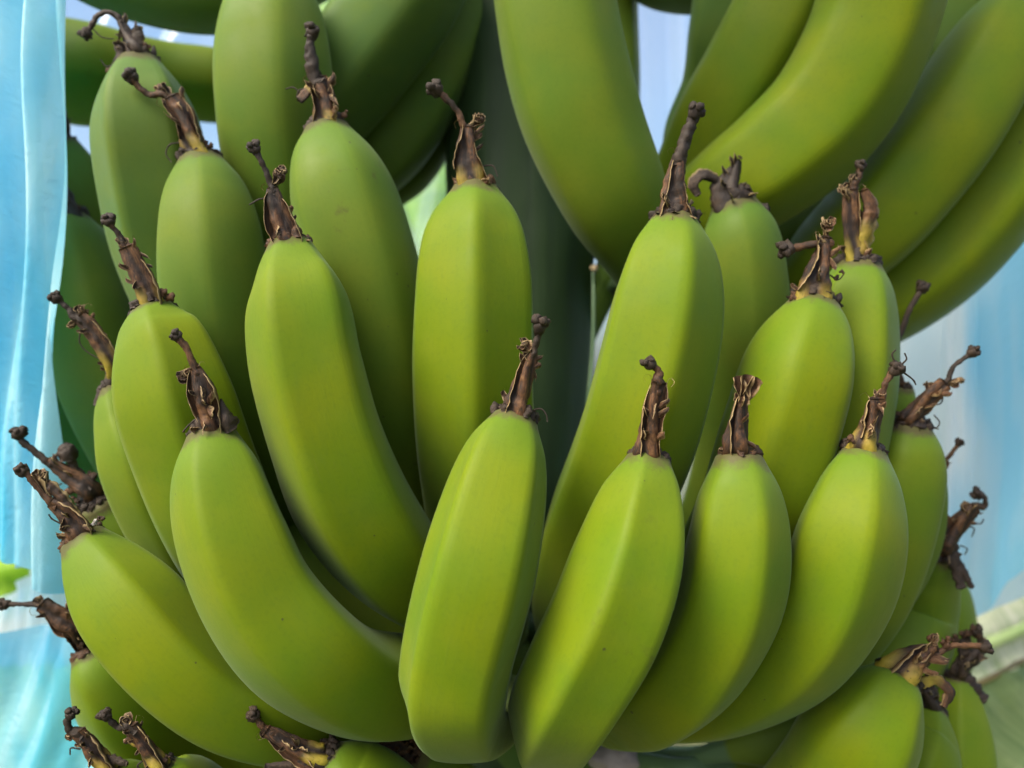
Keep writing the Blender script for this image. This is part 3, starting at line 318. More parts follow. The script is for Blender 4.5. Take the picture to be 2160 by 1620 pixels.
 {'spine': [[-1358, -324, 15623, 126], [-1419, -676, 16023, 203], [-1508, -829, 16355, 226], [-1583, -904, 16631, 230], [-1612, -975, 16896, 228], [-1630, -1011, 17140, 224], [-1655, -998, 17314, 178], [-1673, -990, 17436, 98]], 'label': 'shaded green banana near the top left, pale left facet and spiked dark remnant', 'group': 'bananas of the middle hand, inner row', 'ridge': -38, 'k': 0.6, 'shade_tone': 0.8, 'speck': 0, 'key': 'U9', 'rem': {'collar': 89, 'sheath': [(-1666, -1037, 17467, 68), (-1683, -1045, 17516, 42), (-1707, -1053, 17561, 25), (-1731, -1063, 17619, 13)], 'style': [(-1731, -1063, 17615, 13), (-1776, -1068, 17629, 11), (-1817, -1069, 17610, 11), (-1839, -1068, 17575, 13)], 'stigma': (-1866, -1068, 17537, 30), 'arm': [(-1654, -1042, 17497, 30), (-1646, -1048, 17542, 25), (-1653, -1053, 17569, 21)], 'bits': [(-1737, -1042, 17413, 30, 0), (-1766, -1047, 17390, 21, 0), (-1612, -1042, 17490, 19, 0)], 'filaments': [[(-1737, -1042, 17423), (-1785, -1050, 17399), (-1811, -1054, 17429)], [(-1840, -1066, 17559), (-1802, -1058, 17525), (-1753, -1052, 17519)]], 'yellow': 0, 'dark': 1}},
 {'spine': [[-889, -400, 16025, 148], [-1012, -601, 16400, 216], [-1061, -745, 16748, 245], [-1078, -860, 17012, 257], [-1083, -933, 17251, 261], [-1088, -945, 17484, 256], [-1089, -919, 17711, 217], [-1086, -891, 17876, 131]], 'label': 'upright green banana cut by the top edge left of centre', 'group': 'bananas of the upper hand', 'ridge': -60, 'k': 0.3, 'shade_tone': 0.5, 'speck': 0, 'key': 'T9'},
 {'spine': [[813, -210, 16801, 129], [902, -340, 17027, 195], [1029, -485, 17295, 237], [1166, -636, 17539, 247], [1299, -726, 17800, 246], [1441, -712, 18127, 238]], 'label': 'green banana tucked behind the left side of the large diagonal one', 'group': 'bananas of the upper hand', 'ridge': -50, 'k': 0.4, 'shade_tone': 0.1, 'speck': 0, 'key': 'T3'},
 {'spine': [[1730, -625, 14831, 117], [1790, -796, 15060, 125], [1860, -872, 15276, 114], [1917, -888, 15476, 83], [1969, -881, 15606, 31]], 'label': 'hidden green banana behind the right hand edge, only its thin remnant showing against the bag', 'group': 'bananas of the middle hand, outer row', 'ridge': None, 'k': 0.5, 'shade_tone': 0.3, 'speck': 0, 'key': 'F5b', 'rem': {'collar': 26, 'sheath': [(1959, -923, 15622, 24), (1971, -927, 15643, 24), (1978, -929, 15654, 18)], 'style': [(1978, -929, 15654, 9), (2001, -935, 15687, 9), (2020, -939, 15716, 9)], 'stigma': (2031, -943, 15735, 22), 'yellow': 0, 'dark': 0}},
 {'spine': [[1805, -278, 14907, 127], [1799, -627, 15322, 154], [1800, -737, 15614, 155], [1780, -841, 15845, 124], [1787, -872, 15978, 70]], 'label': 'small green banana tip at the right, long thin style rising over the upper hand', 'group': 'bananas of the middle hand, inner row', 'ridge': None, 'k': 0.5, 'shade_tone': 0.2, 'speck': 0, 'key': 'U5', 'rem': {'collar': 57, 'sheath': [(1762, -915, 16000, 35), (1747, -924, 16065, 29), (1742, -936, 16151, 20)], 'style': [(1741, -937, 16162, 15), (1771, -951, 16258, 13), (1797, -963, 16342, 13)], 'stigma': (1845, -978, 16435, 31), 'yellow': 0, 'dark': 0}},
 {'spine': [[1407, -329, 16427, 126], [1590, -504, 16602, 217], [1787, -629, 16818, 248], [1968, -700, 17055, 259], [2127, -753, 17290, 251], [2255, -785, 17526, 229], [2346, -795, 17712, 179], [2409, -791, 17855, 103]], 'label': 'green banana of the upper right, second below the large diagonal one, tip at the corner', 'group': 'bananas of the upper hand', 'ridge': -20, 'k': 0.35, 'shade_tone': 0.15, 'speck': 0, 'key': 'T5'},
 {'spine': [[1609, -187, 16130, 130], [1833, -271, 16351, 224], [2054, -368, 16528, 259], [2269, -453, 16737, 273], [2451, -516, 16997, 274], [2588, -564, 17270, 266], [2705, -601, 17552, 245]], 'label': 'lowest green banana of the upper right, its underside against the pale plastic', 'group': 'bananas of the upper hand', 'ridge': 30, 'k': 0.4, 'shade_tone': 0.05, 'speck': 0, 'key': 'T6'},
 {'spine': [[1525, -550, 14404, 119], [1689, -719, 14585, 192], [1892, -645, 14732, 233], [1992, -592, 14904, 217], [2003, -686, 15091, 157], [1995, -822, 15222, 76]], 'label': 'green banana low on the right behind the row, tattered remnant hanging down its side', 'group': 'bananas of the middle hand, outer row', 'ridge': 30, 'k': 0.3, 'shade_tone': 0.2, 'speck': 0, 'key': 'F6', 'rem': {'collar': 71, 'sheath': [(1998, -867, 15253, 62), (2040, -878, 15321, 51), (2084, -889, 15389, 44), (2123, -898, 15438, 31)], 'style': [(2129, -900, 15445, 18), (2166, -902, 15434, 11), (2168, -907, 15479, 11)], 'stigma': (2134, -906, 15496, 31), 'arm': [(2014, -879, 15343, 22), (1994, -883, 15383, 22), (1983, -887, 15415, 18)], 'curls': [(2092, -895, 15433, 31)], 'tails': [[(2019, -870, 15254, 44), (2048, -877, 15168, 31), (2069, -891, 15062, 20)], [(2049, -875, 15189, 20), (2087, -885, 15126, 20), (2114, -895, 15063, 13)]], 'filaments': [[(2097, -886, 15345), (2128, -889, 15334), (2119, -886, 15296)], [(2070, -877, 15255), (2100, -881, 15239), (2090, -880, 15212)], [(2117, -890, 15367), (2154, -894, 15357), (2167, -897, 15379)]], 'yellow': 0, 'dark': 0}},
 {'spine': [[1939, -21, 13980, 135], [2124, -196, 14290, 194], [2288, -181, 14544, 218], [2356, -150, 14796, 178], [2392, -132, 14975, 95]], 'label': 'green banana forming the outermost right edge behind the tattered remnant', 'group': 'bananas of the middle hand, outer row', 'ridge': None, 'k': 0.3, 'shade_tone': 0.2, 'speck': 0, 'key': 'F6b'},
 {'spine': [[1673, -538, 13586, 119], [1719, -901, 14020, 170], [1778, -1023, 14296, 177], [1856, -974, 14422, 132], [1913, -920, 14506, 69]], 'label': 'narrow green banana at the bottom right, between two others of the lower hand', 'group': 'bananas of the lower hand', 'ridge': 20, 'k': 0.5, 'shade_tone': 0.1, 'speck': 0, 'key': 'G2', 'rem': {'collar': 69, 'sheath': [(1887, -963, 14545, 52), (1874, -971, 14602, 48), (1865, -976, 14640, 35)], 'bits': [(1912, -969, 14579, 28, 0), (1870, -967, 14568, 30, 0)], 'yellow': 0, 'dark': 1}},
 {'spine': [[2022, -409, 13485, 123], [2017, -769, 13904, 176], [2041, -861, 14174, 176], [2071, -830, 14359, 155], [2099, -797, 14501, 107], [2116, -781, 14607, 58]], 'label': 'outermost green banana of the lower right, dark remnant drooping over its pale shoulder', 'group': 'bananas of the lower hand', 'ridge': 10, 'k': 0.5, 'shade_tone': 0.1, 'speck': 0, 'key': 'G3', 'rem': {'collar': 63, 'sheath': [(2097, -824, 14645, 45), (2118, -830, 14692, 45), (2158, -838, 14734, 40), (2188, -844, 14763, 22)], 'style': [(2184, -842, 14751, 13), (2180, -848, 14808, 13), (2174, -852, 14843, 13)], 'stigma': (2164, -853, 14854, 27), 'arm': [(2113, -827, 14668, 27), (2112, -837, 14743, 27), (2120, -847, 14819, 25)], 'tails': [[(2121, -825, 14634, 29), (2160, -833, 14571, 31), (2199, -842, 14523, 29)]], 'bits': [(2107, -849, 14842, 34, 0), (2150, -852, 14849, 36, 0), (2053, -846, 14819, 31, 0), (2180, -850, 14820, 20, 0)], 'yellow': 0, 'dark': 1}},
 {'spine': [[-1682, -200, 15094, 129], [-1831, -450, 15512, 205], [-1938, -571, 15834, 227], [-2013, -649, 16139, 232], [-2057, -698, 16413, 225], [-2105, -698, 16631, 179], [-2162, -664, 16796, 93]], 'label': 'dark green banana at the far left behind the bag edge, thick black remnant', 'group': 'bananas of the middle hand, left side', 'ridge': 0, 'k': 0.4, 'shade_tone': 0.6, 'speck': 0, 'key': 'U10', 'rem': {'collar': 93, 'sheath': [(-2130, -706, 16783, 83), (-2170, -716, 16868, 79), (-2203, -731, 16967, 56), (-2206, -741, 17044, 28)], 'bits': [(-2091, -715, 16850, 21, 0)], 'yellow': 0, 'dark': 1}},
 {'spine': [[-1980, -113, 16079, 132], [-2117, -291, 16380, 183], [-2206, -362, 16661, 209], [-2250, -406, 16888, 202], [-2279, -434, 17083, 157], [-2322, -428, 17239, 79]], 'label': 'dark green banana in the upper left, behind the others beside the bag edge', 'group': 'bananas of the middle hand, left side', 'ridge': -20, 'k': 0.4, 'shade_tone': 0.6, 'speck': 0, 'key': 'U12', 'rem': {'collar': 64, 'sheath': [(-2303, -471, 17251, 49), (-2307, -481, 17328, 44), (-2311, -490, 17402, 34)], 'yellow': 0, 'dark': 1}},
 {'spine': [[-1786, 0, 14864, 135], [-2043, -148, 15188, 183], [-2189, -247, 15488, 215], [-2299, -257, 15821, 225], [-2415, -232, 16180, 216], [-2507, -251, 16435, 128]], 'label': 'deep green banana low behind the left edge of the row, beside the blue plastic', 'group': 'bananas of the middle hand, left side', 'ridge': None, 'k': 0.3, 'shade_tone': 0.6, 'speck': 0, 'key': 'U11'},
 {'spine': [[-1153, -517, 17153, 192], [-969, -482, 17429, 262], [-744, -522, 17703, 278], [-527, -532, 17986, 273], [-360, -515, 18283, 240]], 'label': 'dark shaded banana at the top, left of the stem', 'group': 'bananas of the upper hand', 'ridge': 10, 'k': 0.4, 'shade_tone': 0.9, 'speck': 0, 'key': 'T12a'},
 {'spine': [[-908, -62, 17068, 160], [-703, -89, 17353, 244], [-520, -71, 17679, 266], [-360, -62, 18056, 256], [-241, -43, 18439, 241]], 'label': 'brownish shaded banana under the dark one left of the stem', 'group': 'bananas of the upper hand', 'ridge': 40, 'k': 0.4, 'shade_tone': 0.8, 'speck': 0, 'key': 'T12b'},
 {'spine': [[-802, 268, 17117, 115], [-636, 314, 17359, 191], [-481, 352, 17689, 204], [-377, 325, 18086, 174]], 'label': 'thin dark green banana sliver beside the stem above the teal gap', 'group': 'bananas of the upper hand', 'ridge': None, 'k': 0.3, 'shade_tone': 0.6, 'speck': 0, 'key': 'T12c'},
 {'spine': [[-984, -200, 18252, 129], [-1200, -350, 18175, 230], [-1538, -450, 18104, 288], [-1890, -480, 18138, 291], [-2205, -480, 18278, 281], [-2435, -460, 18508, 195]], 'label': 'dark green banana lying across the top left edge above the white gap', 'group': 'bananas of the upper hand', 'ridge': None, 'k': 0.3, 'shade_tone': 0.7, 'speck': 0, 'key': 'T10'},
 {'spine': [[954, -95, 17034, 80], [939, -192, 17348, 119], [1073, -258, 17609, 169], [1126, -366, 17843, 209], [1147, -452, 18123, 210]], 'label': 'grey green banana standing between the white gap and the right upper ones', 'group': 'bananas of the upper hand', 'ridge': 20, 'k': 0.4, 'shade_tone': 0.8, 'speck': 0, 'key': 'T4'},
 {'spine': [[2067, -207, 17240, 129], [2135, -330, 17532, 196], [2285, -332, 17833, 226], [2455, -298, 18151, 228], [2604, -302, 18427, 202]], 'label': 'dark olive banana wedge in the upper right between two larger ones', 'group': 'bananas of the upper hand', 'ridge': None, 'k': 0.3, 'shade_tone': 0.5, 'speck': 0, 'key': 'T7'},
 {'spine': [[530, -306, 18349, 126], [819, -109, 18338, 222], [1066, -180, 18293, 239], [1320, -200, 18355, 233], [1495, -365, 18441, 174]], 'label': 'dark underside of a banana crossing the top edge above the white gap', 'group': 'bananas of the upper hand', 'ridge': None, 'k': 0.3, 'shade_tone': 0.8, 'speck': 0, 'key': 'T8'},
 {'spine': [[669, 101, 17079, 72], [649, 34, 17390, 82], [620, 60, 17782, 121], [619, 122, 18194, 122], [624, 114, 18523, 122]], 'label': 'narrow grey green banana edge left of the bright white gap at the top', 'group': 'bananas of the upper hand', 'ridge': None, 'k': 0.3, 'shade_tone': 0.4, 'speck': 0, 'key': 'T13'},
 {'spine': [[1063, -80, 16611, 133], [1364, -139, 16656, 220], [1637, -111, 16792, 259], [1939, -23, 17023, 269], [2178, 28, 17307, 245]], 'label': 'shaded green banana low in the upper hand, behind the forked remnants', 'group': 'bananas of the upper hand', 'ridge': None, 'k': 0.3, 'shade_tone': 0.5, 'speck': 0, 'key': 'T14'},
 {'spine': [[-1529, 400, 17824, 147], [-1776, 350, 17829, 215], [-2046, 300, 17839, 219], [-2254, 250, 17837, 251], [-2438, 220, 17843, 295], [-2637, 220, 17871, 306], [-2779, 220, 17894, 267], [-2892, 230, 17875, 159]], 'label': 'olive green banana with brown freckles behind the upper left remnants', 'group': 'bananas of the middle hand, left side', 'ridge': None, 'k': 0.3, 'shade_tone': 0.0, 'speck': 3, 'key': 'T11'},
 {'spine': [[-1147, -170, 13629, 130], [-1495, -363, 13807, 189], [-1727, -523, 14010, 197], [-1857, -628, 14201, 168], [-1932, -690, 14344, 101], [-1965, -707, 14420, 60]], 'label': 'pale green banana edge at the lower left, behind two remnants', 'group': 'bananas of the lower hand', 'ridge': None, 'k': 0.3, 'shade_tone': 0.0, 'speck': 0, 'key': 'L8'},
 {'spine': [[645, -300, 14032, 61], [731, -390, 14068, 35], [895, -596, 14147, 38], [1049, -725, 14249, 68], [1268, -752, 14302, 149], [1598, -662, 14263, 213], [1968, -520, 14104, 216]], 'label': 'green banana on the upper of two thin grey green necks, under the right row', 'group': 'bananas of the lower hand', 'ridge': None, 'k': 0.3, 'shade_tone': 0.6, 'speck': 0, 'key': 'J5'},
 {'spine': [[650, -350, 14015, 65], [729, -468, 14065, 39], [861, -645, 14125, 42], [1064, -581, 14104, 76], [1309, -480, 14049, 165], [1592, -500, 13998, 217], [1831, -450, 13827, 195]], 'label': 'green banana with the lower thin grey green neck at the bottom edge', 'group': 'bananas of the lower hand', 'ridge': None, 'k': 0.3, 'shade_tone': 0.6, 'speck': 0, 'key': 'J6'},
 {'spine': [[26, -100, 14491, 159], [-247, -400, 14592, 222], [-549, -544, 14759, 248], [-808, -558, 14977, 257], [-1059, -509, 15278, 260], [-1221, -448, 15634, 254], [-1315, -460, 15927, 195]], 'label': 'dark green banana deep in the gap between the two big left ones', 'group': 'bananas of the middle hand, inner row', 'ridge': None, 'k': 0.3, 'shade_tone': 0.5, 'speck': 0, 'key': 'K1'},
 {'spine': [[27, 0, 15215, 162], [-233, -200, 15353, 233], [-455, -300, 15621, 253], [-604, -320, 16025, 262], [-658, -300, 16430, 228]], 'label': 'dark green banana deep behind the tall left ones', 'group': 'bananas of the middle hand, inner row', 'ridge': None, 'k': 0.3, 'shade_tone': 0.5, 'speck': 0, 'key': 'K2'},
 {'spine': [[107, -44, 14285, 161], [409, -253, 14364, 230], [754, -329, 14568, 251], [1010, -307, 14889, 263], [1163, -301, 15267, 228]], 'label': 'dark green banana deep behind the right row', 'group': 'bananas of the middle hand, inner row', 'ridge': None, 'k': 0.3, 'shade_tone': 0.5, 'speck': 0, 'key': 'K3'},
 {'spine': [[279, 150, 16028, 112], [503, 100, 16470, 83], [635, 50, 16766, 126], [706, 50, 17012, 120]], 'label': 'dark green banana in the gap right of the stem, behind the tall bright one', 'group': 'bananas of the upper hand', 'ridge': None, 'k': 0.3, 'shade_tone': 0.8, 'speck': 0, 'key': 'K4'},
 {'spine': [[-215, -21, 14141, 135], [106, -116, 14022, 211], [584, -90, 13798, 212], [1076, -28, 13714, 226], [1519, 10, 13830, 217], [1934, 96, 14094, 193]], 'label': 'dark green banana of the lower hand in the shade under the right row', 'group': 'bananas of the lower hand', 'ridge': None, 'k': 0.3, 'shade_tone': 0.9, 'speck': 0, 'key': 'K5'},
 {'spine': [[-57, 255, 13858, 143], [28, 206, 14191, 198], [83, 80, 14596, 231], [108, -12, 15002, 216]], 'label': 'dark shaded banana in the deep gap between the two nearest bananas', 'group': 'bananas of the middle hand, inner row', 'ridge': None, 'k': 0.3, 'shade_tone': 0.9, 'speck': 0, 'key': 'K6'}]


def build_skin(e, root, org):
    P = np.array(e['spine'], float) * 1e-4; n = 58; sides = 50
    S = cr(P, n); C = S[:, :3]; r = np.maximum(S[:, 3], .002); C0 = C.copy()
    seed = (sum(ord(c) for c in e['key']) * 37) % 101
    # a rounded shoulder at the tip
    T = np.gradient(C, axis=0); T /= np.linalg.norm(T, axis=1)[:, None]
    capn = 5; tipC = [C[-1] + T[-1] * r[-1] * .34 * math.sin(a) for a in np.linspace(0, math.pi / 2, capn + 1)[1:]]
    tipr = [r[-1] * max(.06, math.cos(a)) for a in np.linspace(0, math.pi / 2, capn + 1)[1:]]
    C = np.vstack([C, tipC]); r = np.concatenate([r, tipr]); n2 = len(C)
    T, A, Bn = frames(C, np.array([0., -1., 0.]))
    # reference at the most visible stretch: direction to the viewer side, right = T x n0
    i0 = int(n2 * .68); n0 = np.array([0., -.46, 1.6]) - C[i0]; n0 -= T[i0] * (n0 @ T[i0]); n0 /= np.linalg.norm(n0)
    rt = np.cross(T[i0], n0); r0 = e['ridge'] if e['ridge'] is not None else seed
    ang = R(r0); dirr = n0 * math.cos(ang) + rt * math.sin(ang); phase = math.atan2(dirr @ Bn[i0], dirr @ A[i0])
    kk = e['k']; V, al, rd, fib = [], [], [], []
    rho = [phase + 2 * math.pi * q / 5 + .13 * math.sin(seed + 1.7 * q) * (q > 0) for q in range(5)] + [phase + 2 * math.pi]
    L = 0
    for i in range(n2):
        t = min(1, i / (n - 1)); L += np.linalg.norm(C[i] - C[i - 1]) if i else 0
        kf = kk * min(1, t * 5 + .35) * min(1, (1 - t) * 4.5 + .25)
        for j in range(sides):
            th = 2 * math.pi * j / sides; q = (th - phase) % (2 * math.pi); tq = q + phase
            f = next((k_ for k_ in range(5) if rho[k_] <= tq < rho[k_ + 1]), 4); gap = rho[f + 1] - rho[f]
            a = min(tq - rho[f], rho[f + 1] - tq) * (2 * math.pi / 5) / gap      # angle from the nearest ridge
            c = math.cos(math.pi / 5) / math.cos(math.pi / 5 - math.sqrt(a * a + .0022 + max(0, .55 - kk) * .035))   # 1 at a ridge, .81 mid face
            rr = r[i] * (1 + kf * (c - .900) * 1.7 + .012 * math.sin(3 * t * math.pi + seed))
            d = A[i] * math.cos(th) + Bn[i] * math.sin(th); p = C[i] + d * rr
            p = p + d * r[i] * .035 * nz(p, 26, seed)
            V.append(p); al.append(min(1, L / .2) if False else t if i < n else 1.0); rd.append(max(0, 1 - abs(a) / .32)); fib.append((math.cos(q), L * 12 + seed, math.sin(q)))
    F_ = [(i * sides + j, i * sides + (j + 1) % sides, (i + 1) * sides + (j + 1) % sides, (i + 1) * sides + j) for i in range(n2 - 1) for j in range(sides)]
    F_.append(tuple(range(sides))[::-1]); F_.append(tuple((n2 - 1) * sides + j for j in range(sides)))
    k = len(V); rmx = r.max(); nk = [max(0, min(1, (.52 - r[q // sides] / rmx) / .2)) if q // sides < n * .5 else 0 for q in range(k)]
    o = make('skin', V, F_, SKIN, root, org, dict(along=al, ridge=rd, neck=nk, fib=fib, shade_tone=[e['shade_tone']] * k, speck=[e['speck']] * k))
    return C[-1], T[-1], r[n - 1]

def build_remnant(e, root, org, tip, T):
    q = e['rem']; seed = (sum(ord(c) for c in e['key']) * 13) % 89 + .5; s = 1e-4
    M = DARK if q['dark'] else DRY
    def pth(L): return [[v * s for v in p] for p in L]
    sh = np.array(pth(q['sheath'])); start = np.array(list(tip - T * .001) + [sh[0][3]])
    sh = np.vstack([start, sh]) if np.linalg.norm(sh[0][:3] - tip) > .0015 else np.vstack([start, sh[1:]])
    L = np.linalg.norm(np.diff(sh[:, :3], axis=0), axis=1).sum()
    sh[:, 3] *= .82
    V, F_, fib = tube(sh, 34, 30, .16, 300, 3, .26, seed, 1.6, flat=.75)
    yel = [max(0, 1 - abs(f[1] - seed - .70) / .85) * (1.0 if q['yellow'] else .0) for f in fib]
    if q['yellow'] == 2: yel = [min(1, y * 1.3) for y in yel]
    grv = []
    for f in fib:
        th = math.atan2(f[2], f[0]); qq = th + 1.6 * (f[1] - seed) / 3; grv.append((.5 - .5 * math.cos(3 * qq + seed)) ** 1.5)
    yel = [y * (1 - g_) for y, g_ in zip(yel, grv)]
    rem = make('blossom_remnant', V, F_, M, root, org, dict(fib=fib, yel=yel, groove=grv))
    rem['label'] = 'dried flower remnant on the tip'
    # ragged collar where the flower sat
    cr_ = q['collar'] * s; axis = T / np.linalg.norm(T); a = np.cross(axis, (0, -1, .01)); a /= np.linalg.norm(a); b_ = np.cross(axis, a)
    parts = []; rng = random.Random(seed)
    for k in range(15):
        th = 2 * math.pi * k / 15 + rng.uniform(-.12, .12); d = a * math.cos(th) + b_ * math.sin(th)
        p0 = tip + d * cr_ * rng.uniform(.74, .98) - axis * cr_ * .22
        hgt = rng.uniform(.15, .5) * cr_ * (1.4 if rng.random() < .2 else 1)
        p1 = p0 + axis * hgt + d * cr_ * rng.uniform(-.30, .16); w = cr_ * rng.uniform(.13, .25)
        parts.append(tube([list(p0 - axis * w * .6) + [w * .8], list((p0 + p1) / 2) + [w], list(p1) + [w * .28]], 7, 7, .6, 700, seed=k + seed))
    parts.append(tube([list(tip - axis * cr_ * .42) + [cr_ * .93], list(tip - axis * cr_ * .12) + [cr_ * .90], list(tip + axis * cr_ * .20) + [cr_ * .50]], 9, 30, .34, 600, seed=seed))
    V, F_, fib = merge(parts); make('collar', V, F_, DARK if q['dark'] or int(seed) % 3 else DRY, rem, org, dict(fib=fib))
    parts = []; EE = []
    Sf = cr(sh, 24); Tf, Af, Bf = frames(Sf[:, :3], np.array([0., -1., .1]))
    for k in range(7):
        i = rng.randint(3, 21); th = rng.uniform(-1.9, 1.9); d = Af[i] * math.cos(th) + Bf[i] * math.sin(th); rr = Sf[i, 3]; sg = rng.choice((1, 1, -1))
        p0 = Sf[i, :3] + d * rr * .55; ln = cr_ * rng.uniform(.30, .75)
        path = [p0, p0 + d * rr * .45 + Tf[i] * sg * ln * .3, p0 + d * (rr * .7 + ln * .22) + Tf[i] * sg * ln * .65, p0 + d * (rr * .6 + ln * rng.uniform(.2, .6)) + Tf[i] * sg * ln]
        V, F_, fib, E = ribbon([list(p) + [0] for p in path], cr_ * rng.uniform(.07, .17), 14, 5, 1.0, seed + k * 5, ruff=1.6, side=np.cross(Tf[i], d))
        parts.append((V, F_, fib)); EE += [min(1, x * .8 + rng.choice((0, .1, .35))) for x in E]
    V, F_, fib = merge(parts); make('papery_flake', V, F_, M, rem, org, dict(fib=fib, edge=EE))
    for sidew, t0, big in q.get('petals', []):
        S = cr(sh, 20); Tn, A, Bn = frames(S[:, :3], np.array([0., -1., .1])); path = []
        right = np.cross(Tn[10], A[10]); sg = 1 if right[0] * sidew > 0 else -1
        i0 = int(t0 * 19)
        for i in range(i0, 20):
            f = (i - i0) / max(1, 19 - i0); rr = S[i, 3]
            path.append(S[i, :3] + Bn[i] * sg * rr * (.85 + .3 * math.sin(f * 5 + seed)) + A[i] * rr * .35)
        d_out = Bn[-1] * sg
        if big: path += [S[-1, :3] + d_out * S[-1, 3] * 1.5 + Tn[-1] * S[-1, 3] * .9, S[-1, :3] + d_out * S[-1, 3] * 2.3 + Tn[-1] * S[-1, 3] * .3, S[-1, :3] + d_out * S[-1, 3] * 1.9 - Tn[-1] * S[-1, 3] * .5]
        V, F_, fib, E = ribbon([list(p) + [0] for p in path], sh[:, 3].mean() * .55, 30, 7, .9, seed + sidew, side=Bn[10] * sg * -.6 + A[10] * .8)
        make('petal', V, F_, M, rem, org, dict(fib=fib, edge=E))
    for ci, c in enumerate(q.get('curls', [])):
        c = np.array(c, float) * s; rr = c[3]; base = cr(sh, 9)[-1][:3]; parts = []; EE = []
        for w_ in range(4):
            path = [base + (c[:3] - base) * .2]; ph = rng.uniform(0, 6.3); sp = rng.choice((-1, 1)) * rng.uniform(.35, .7)
            off = np.array([rng.uniform(-.45, .45), rng.uniform(-.3, .3), rng.uniform(-.45, .45)]) * rr; ax = np.array([rng.uniform(.6, 1), rng.uniform(.2, .9), rng.uniform(.6, 1)])
            for i in range(9):
                an = ph + i * sp; rad = rr * (.62 - i * .035)
                path.append(c[:3] + off + np.array([math.cos(an) * rad * ax[0], math.sin(an * 1.3) * rad * ax[1] * .6, math.sin(an) * rad * ax[2]]))
            V, F_, fib, E = ribbon([list(p) + [0] for p in path], rr * rng.uniform(.24, .40), 30, 6, .9, seed + ci * 7 + w_ * 3, ruff=1.6, side=np.array([rng.uniform(-1, 1), -.7, rng.uniform(-1, 1)]), taper=False)
            parts.append((V, F_, fib)); EE += [x * .75 + .1 * w_ for x in E]
        v_, f_, b_ = blob(c[:3], rr * .45, .9, seed + ci, squash=(1, .7, 1)); parts.append((v_, f_, b_)); EE += [.35] * len(v_)
        V, F_, fib = merge(parts)
        make('curled_petal', V, F_, M, rem, org, dict(fib=fib, edge=EE))
    if 'fan' in q:
        c = np.array(q['fan'], float) * s; base = sh[-1][:3]; rr = c[3]; parts = []; EE = []
        for k, off in enumerate((-.8, -.1, .65)):
            end = c[:3] + np.array([off * rr, -.001 * k, rr * (.4 - .35 * abs(off + .3))])
            V, F_, fib, E = ribbon([list(base - (c[:3] - base) * .4) + [0], list((base + end) / 2 + np.array([off * rr * .15, 0, 0])) + [0], list(end) + [0]], rr * .42, 18, 7, .9, seed + k * 3, ruff=1.4, taper=False)
            parts.append((V, F_, fib)); EE += E
        V, F_, fib = merge(parts); make('fanned_petal', V, F_, DRY, rem, org, dict(fib=fib, edge=EE))
    if 'style' in q:
        st = np.array(pth(q['style'])); k = np.array(q['stigma'], float) * s if 'stigma' in q else None
        st = np.vstack([np.append(cr(sh, 9)[-2][:3], st[0][3] * 1.1), st])
        if k is not None: st = np.vstack([st, np.append(k[:3], k[3] * .45)])
        V, F_, fib = tube(st, 26, 9, .45, 520, seed=seed); make('style', V, F_, M if seed % 2 > 1 else DARK, rem, org, dict(fib=fib))
    if 'stigma' in q:
        k = np.array(q['stigma'], float) * s; rr = k[3]; prev = np.array(q['style'][-1][:3], float) * s if 'style' in q else k[:3] - np.array([0, 0, .01])
        d = k[:3] - prev; d /= np.linalg.norm(d) + 1e-9; u = np.cross(d, (0, 1, .1)); u /= np.linalg.norm(u) + 1e-9; w = np.cross(d, u); parts = []
        rr *= 1.12; parts.append(blob(k[:3] - d * rr * .15, rr * .72, .45, seed))
        for i in range(5):
            an = i * 1.257 + seed; o_ = (u * math.cos(an) + w * math.sin(an)) * rr * .5 + d * rr * rng.uniform(.05, .5)
            parts.append(blob(k[:3] + o_, rr * rng.uniform(.34, .50), .5, seed + i, sub=2))
        V, F_, fib = merge(parts); make('stigma', V, F_, DARK, rem, org, dict(fib=fib))
    if 'cup' in q:
        c = np.array(q['cup'], float) * s; rr = c[3]
        V, F_, fib = merge([tube([[*(c[:3] + np.array([.0, 0, -rr * 1.0])), rr * .85], [*c[:3], rr * 1.05], [*(c[:3] + np.array([-.0004, 0, rr * .8])), rr * .75], [*(c[:3] + np.array([-.0005, 0, rr * 1.1])), rr * .3]], 12, 18, .25, 500, 9, .05, seed),
                            tube([[*(c[:3] + np.array([.001, .001, -rr * .8])), rr * .55], [*(c[:3] + np.array([.002, .002, -rr * 1.9])), rr * .6], [*sh[1][:3], rr * .6]], 9, 10, .4, 500, seed=seed)])
        make('cupped_scale', V, F_, DARK, rem, org, dict(fib=fib))
    if 'cone' in q:
        c = np.array(q['cone'], float) * s; rr = c[3]
        V, F_, fib = tube([[*(c[:3] + np.array([.001, .002, -rr * .9])), rr * .95], [*c[:3], rr * .7], [*(c[:3] + np.array([-rr * .5, .001, rr * 1.7])), rr * .12]], 12, 14, .35, 500, seed=seed)
        make('dried_scale', V, F_, DARK, rem, org, dict(fib=fib))
    if 'arm' in q:
        P = np.array(pth(q['arm'])); V, F_, fib = tube(P, 26, 14, .40, 420, 3, .2, seed + 4, 1.5, flat=.6)
        make('split_sheath', V, F_, M, rem, org, dict(fib=fib, yel=[.7 * max(0, 1 - abs(f[1] - seed - 4.6) / .8) if q['yellow'] else 0 for f in fib], edge=[max(0, f[2]) ** 3 for f in fib], groove=[max(0, -f[2]) ** 2 for f in fib]))
    for t in q.get('tails', []):
        P = np.array(pth(t)); V, F_, fib = tube(P, 20, 12, .55, 600, seed=seed + 2, flat=.45)
        make('ragged_flap', V, F_, DARK, rem, org, dict(fib=fib))
    bits = q.get('bits', [])
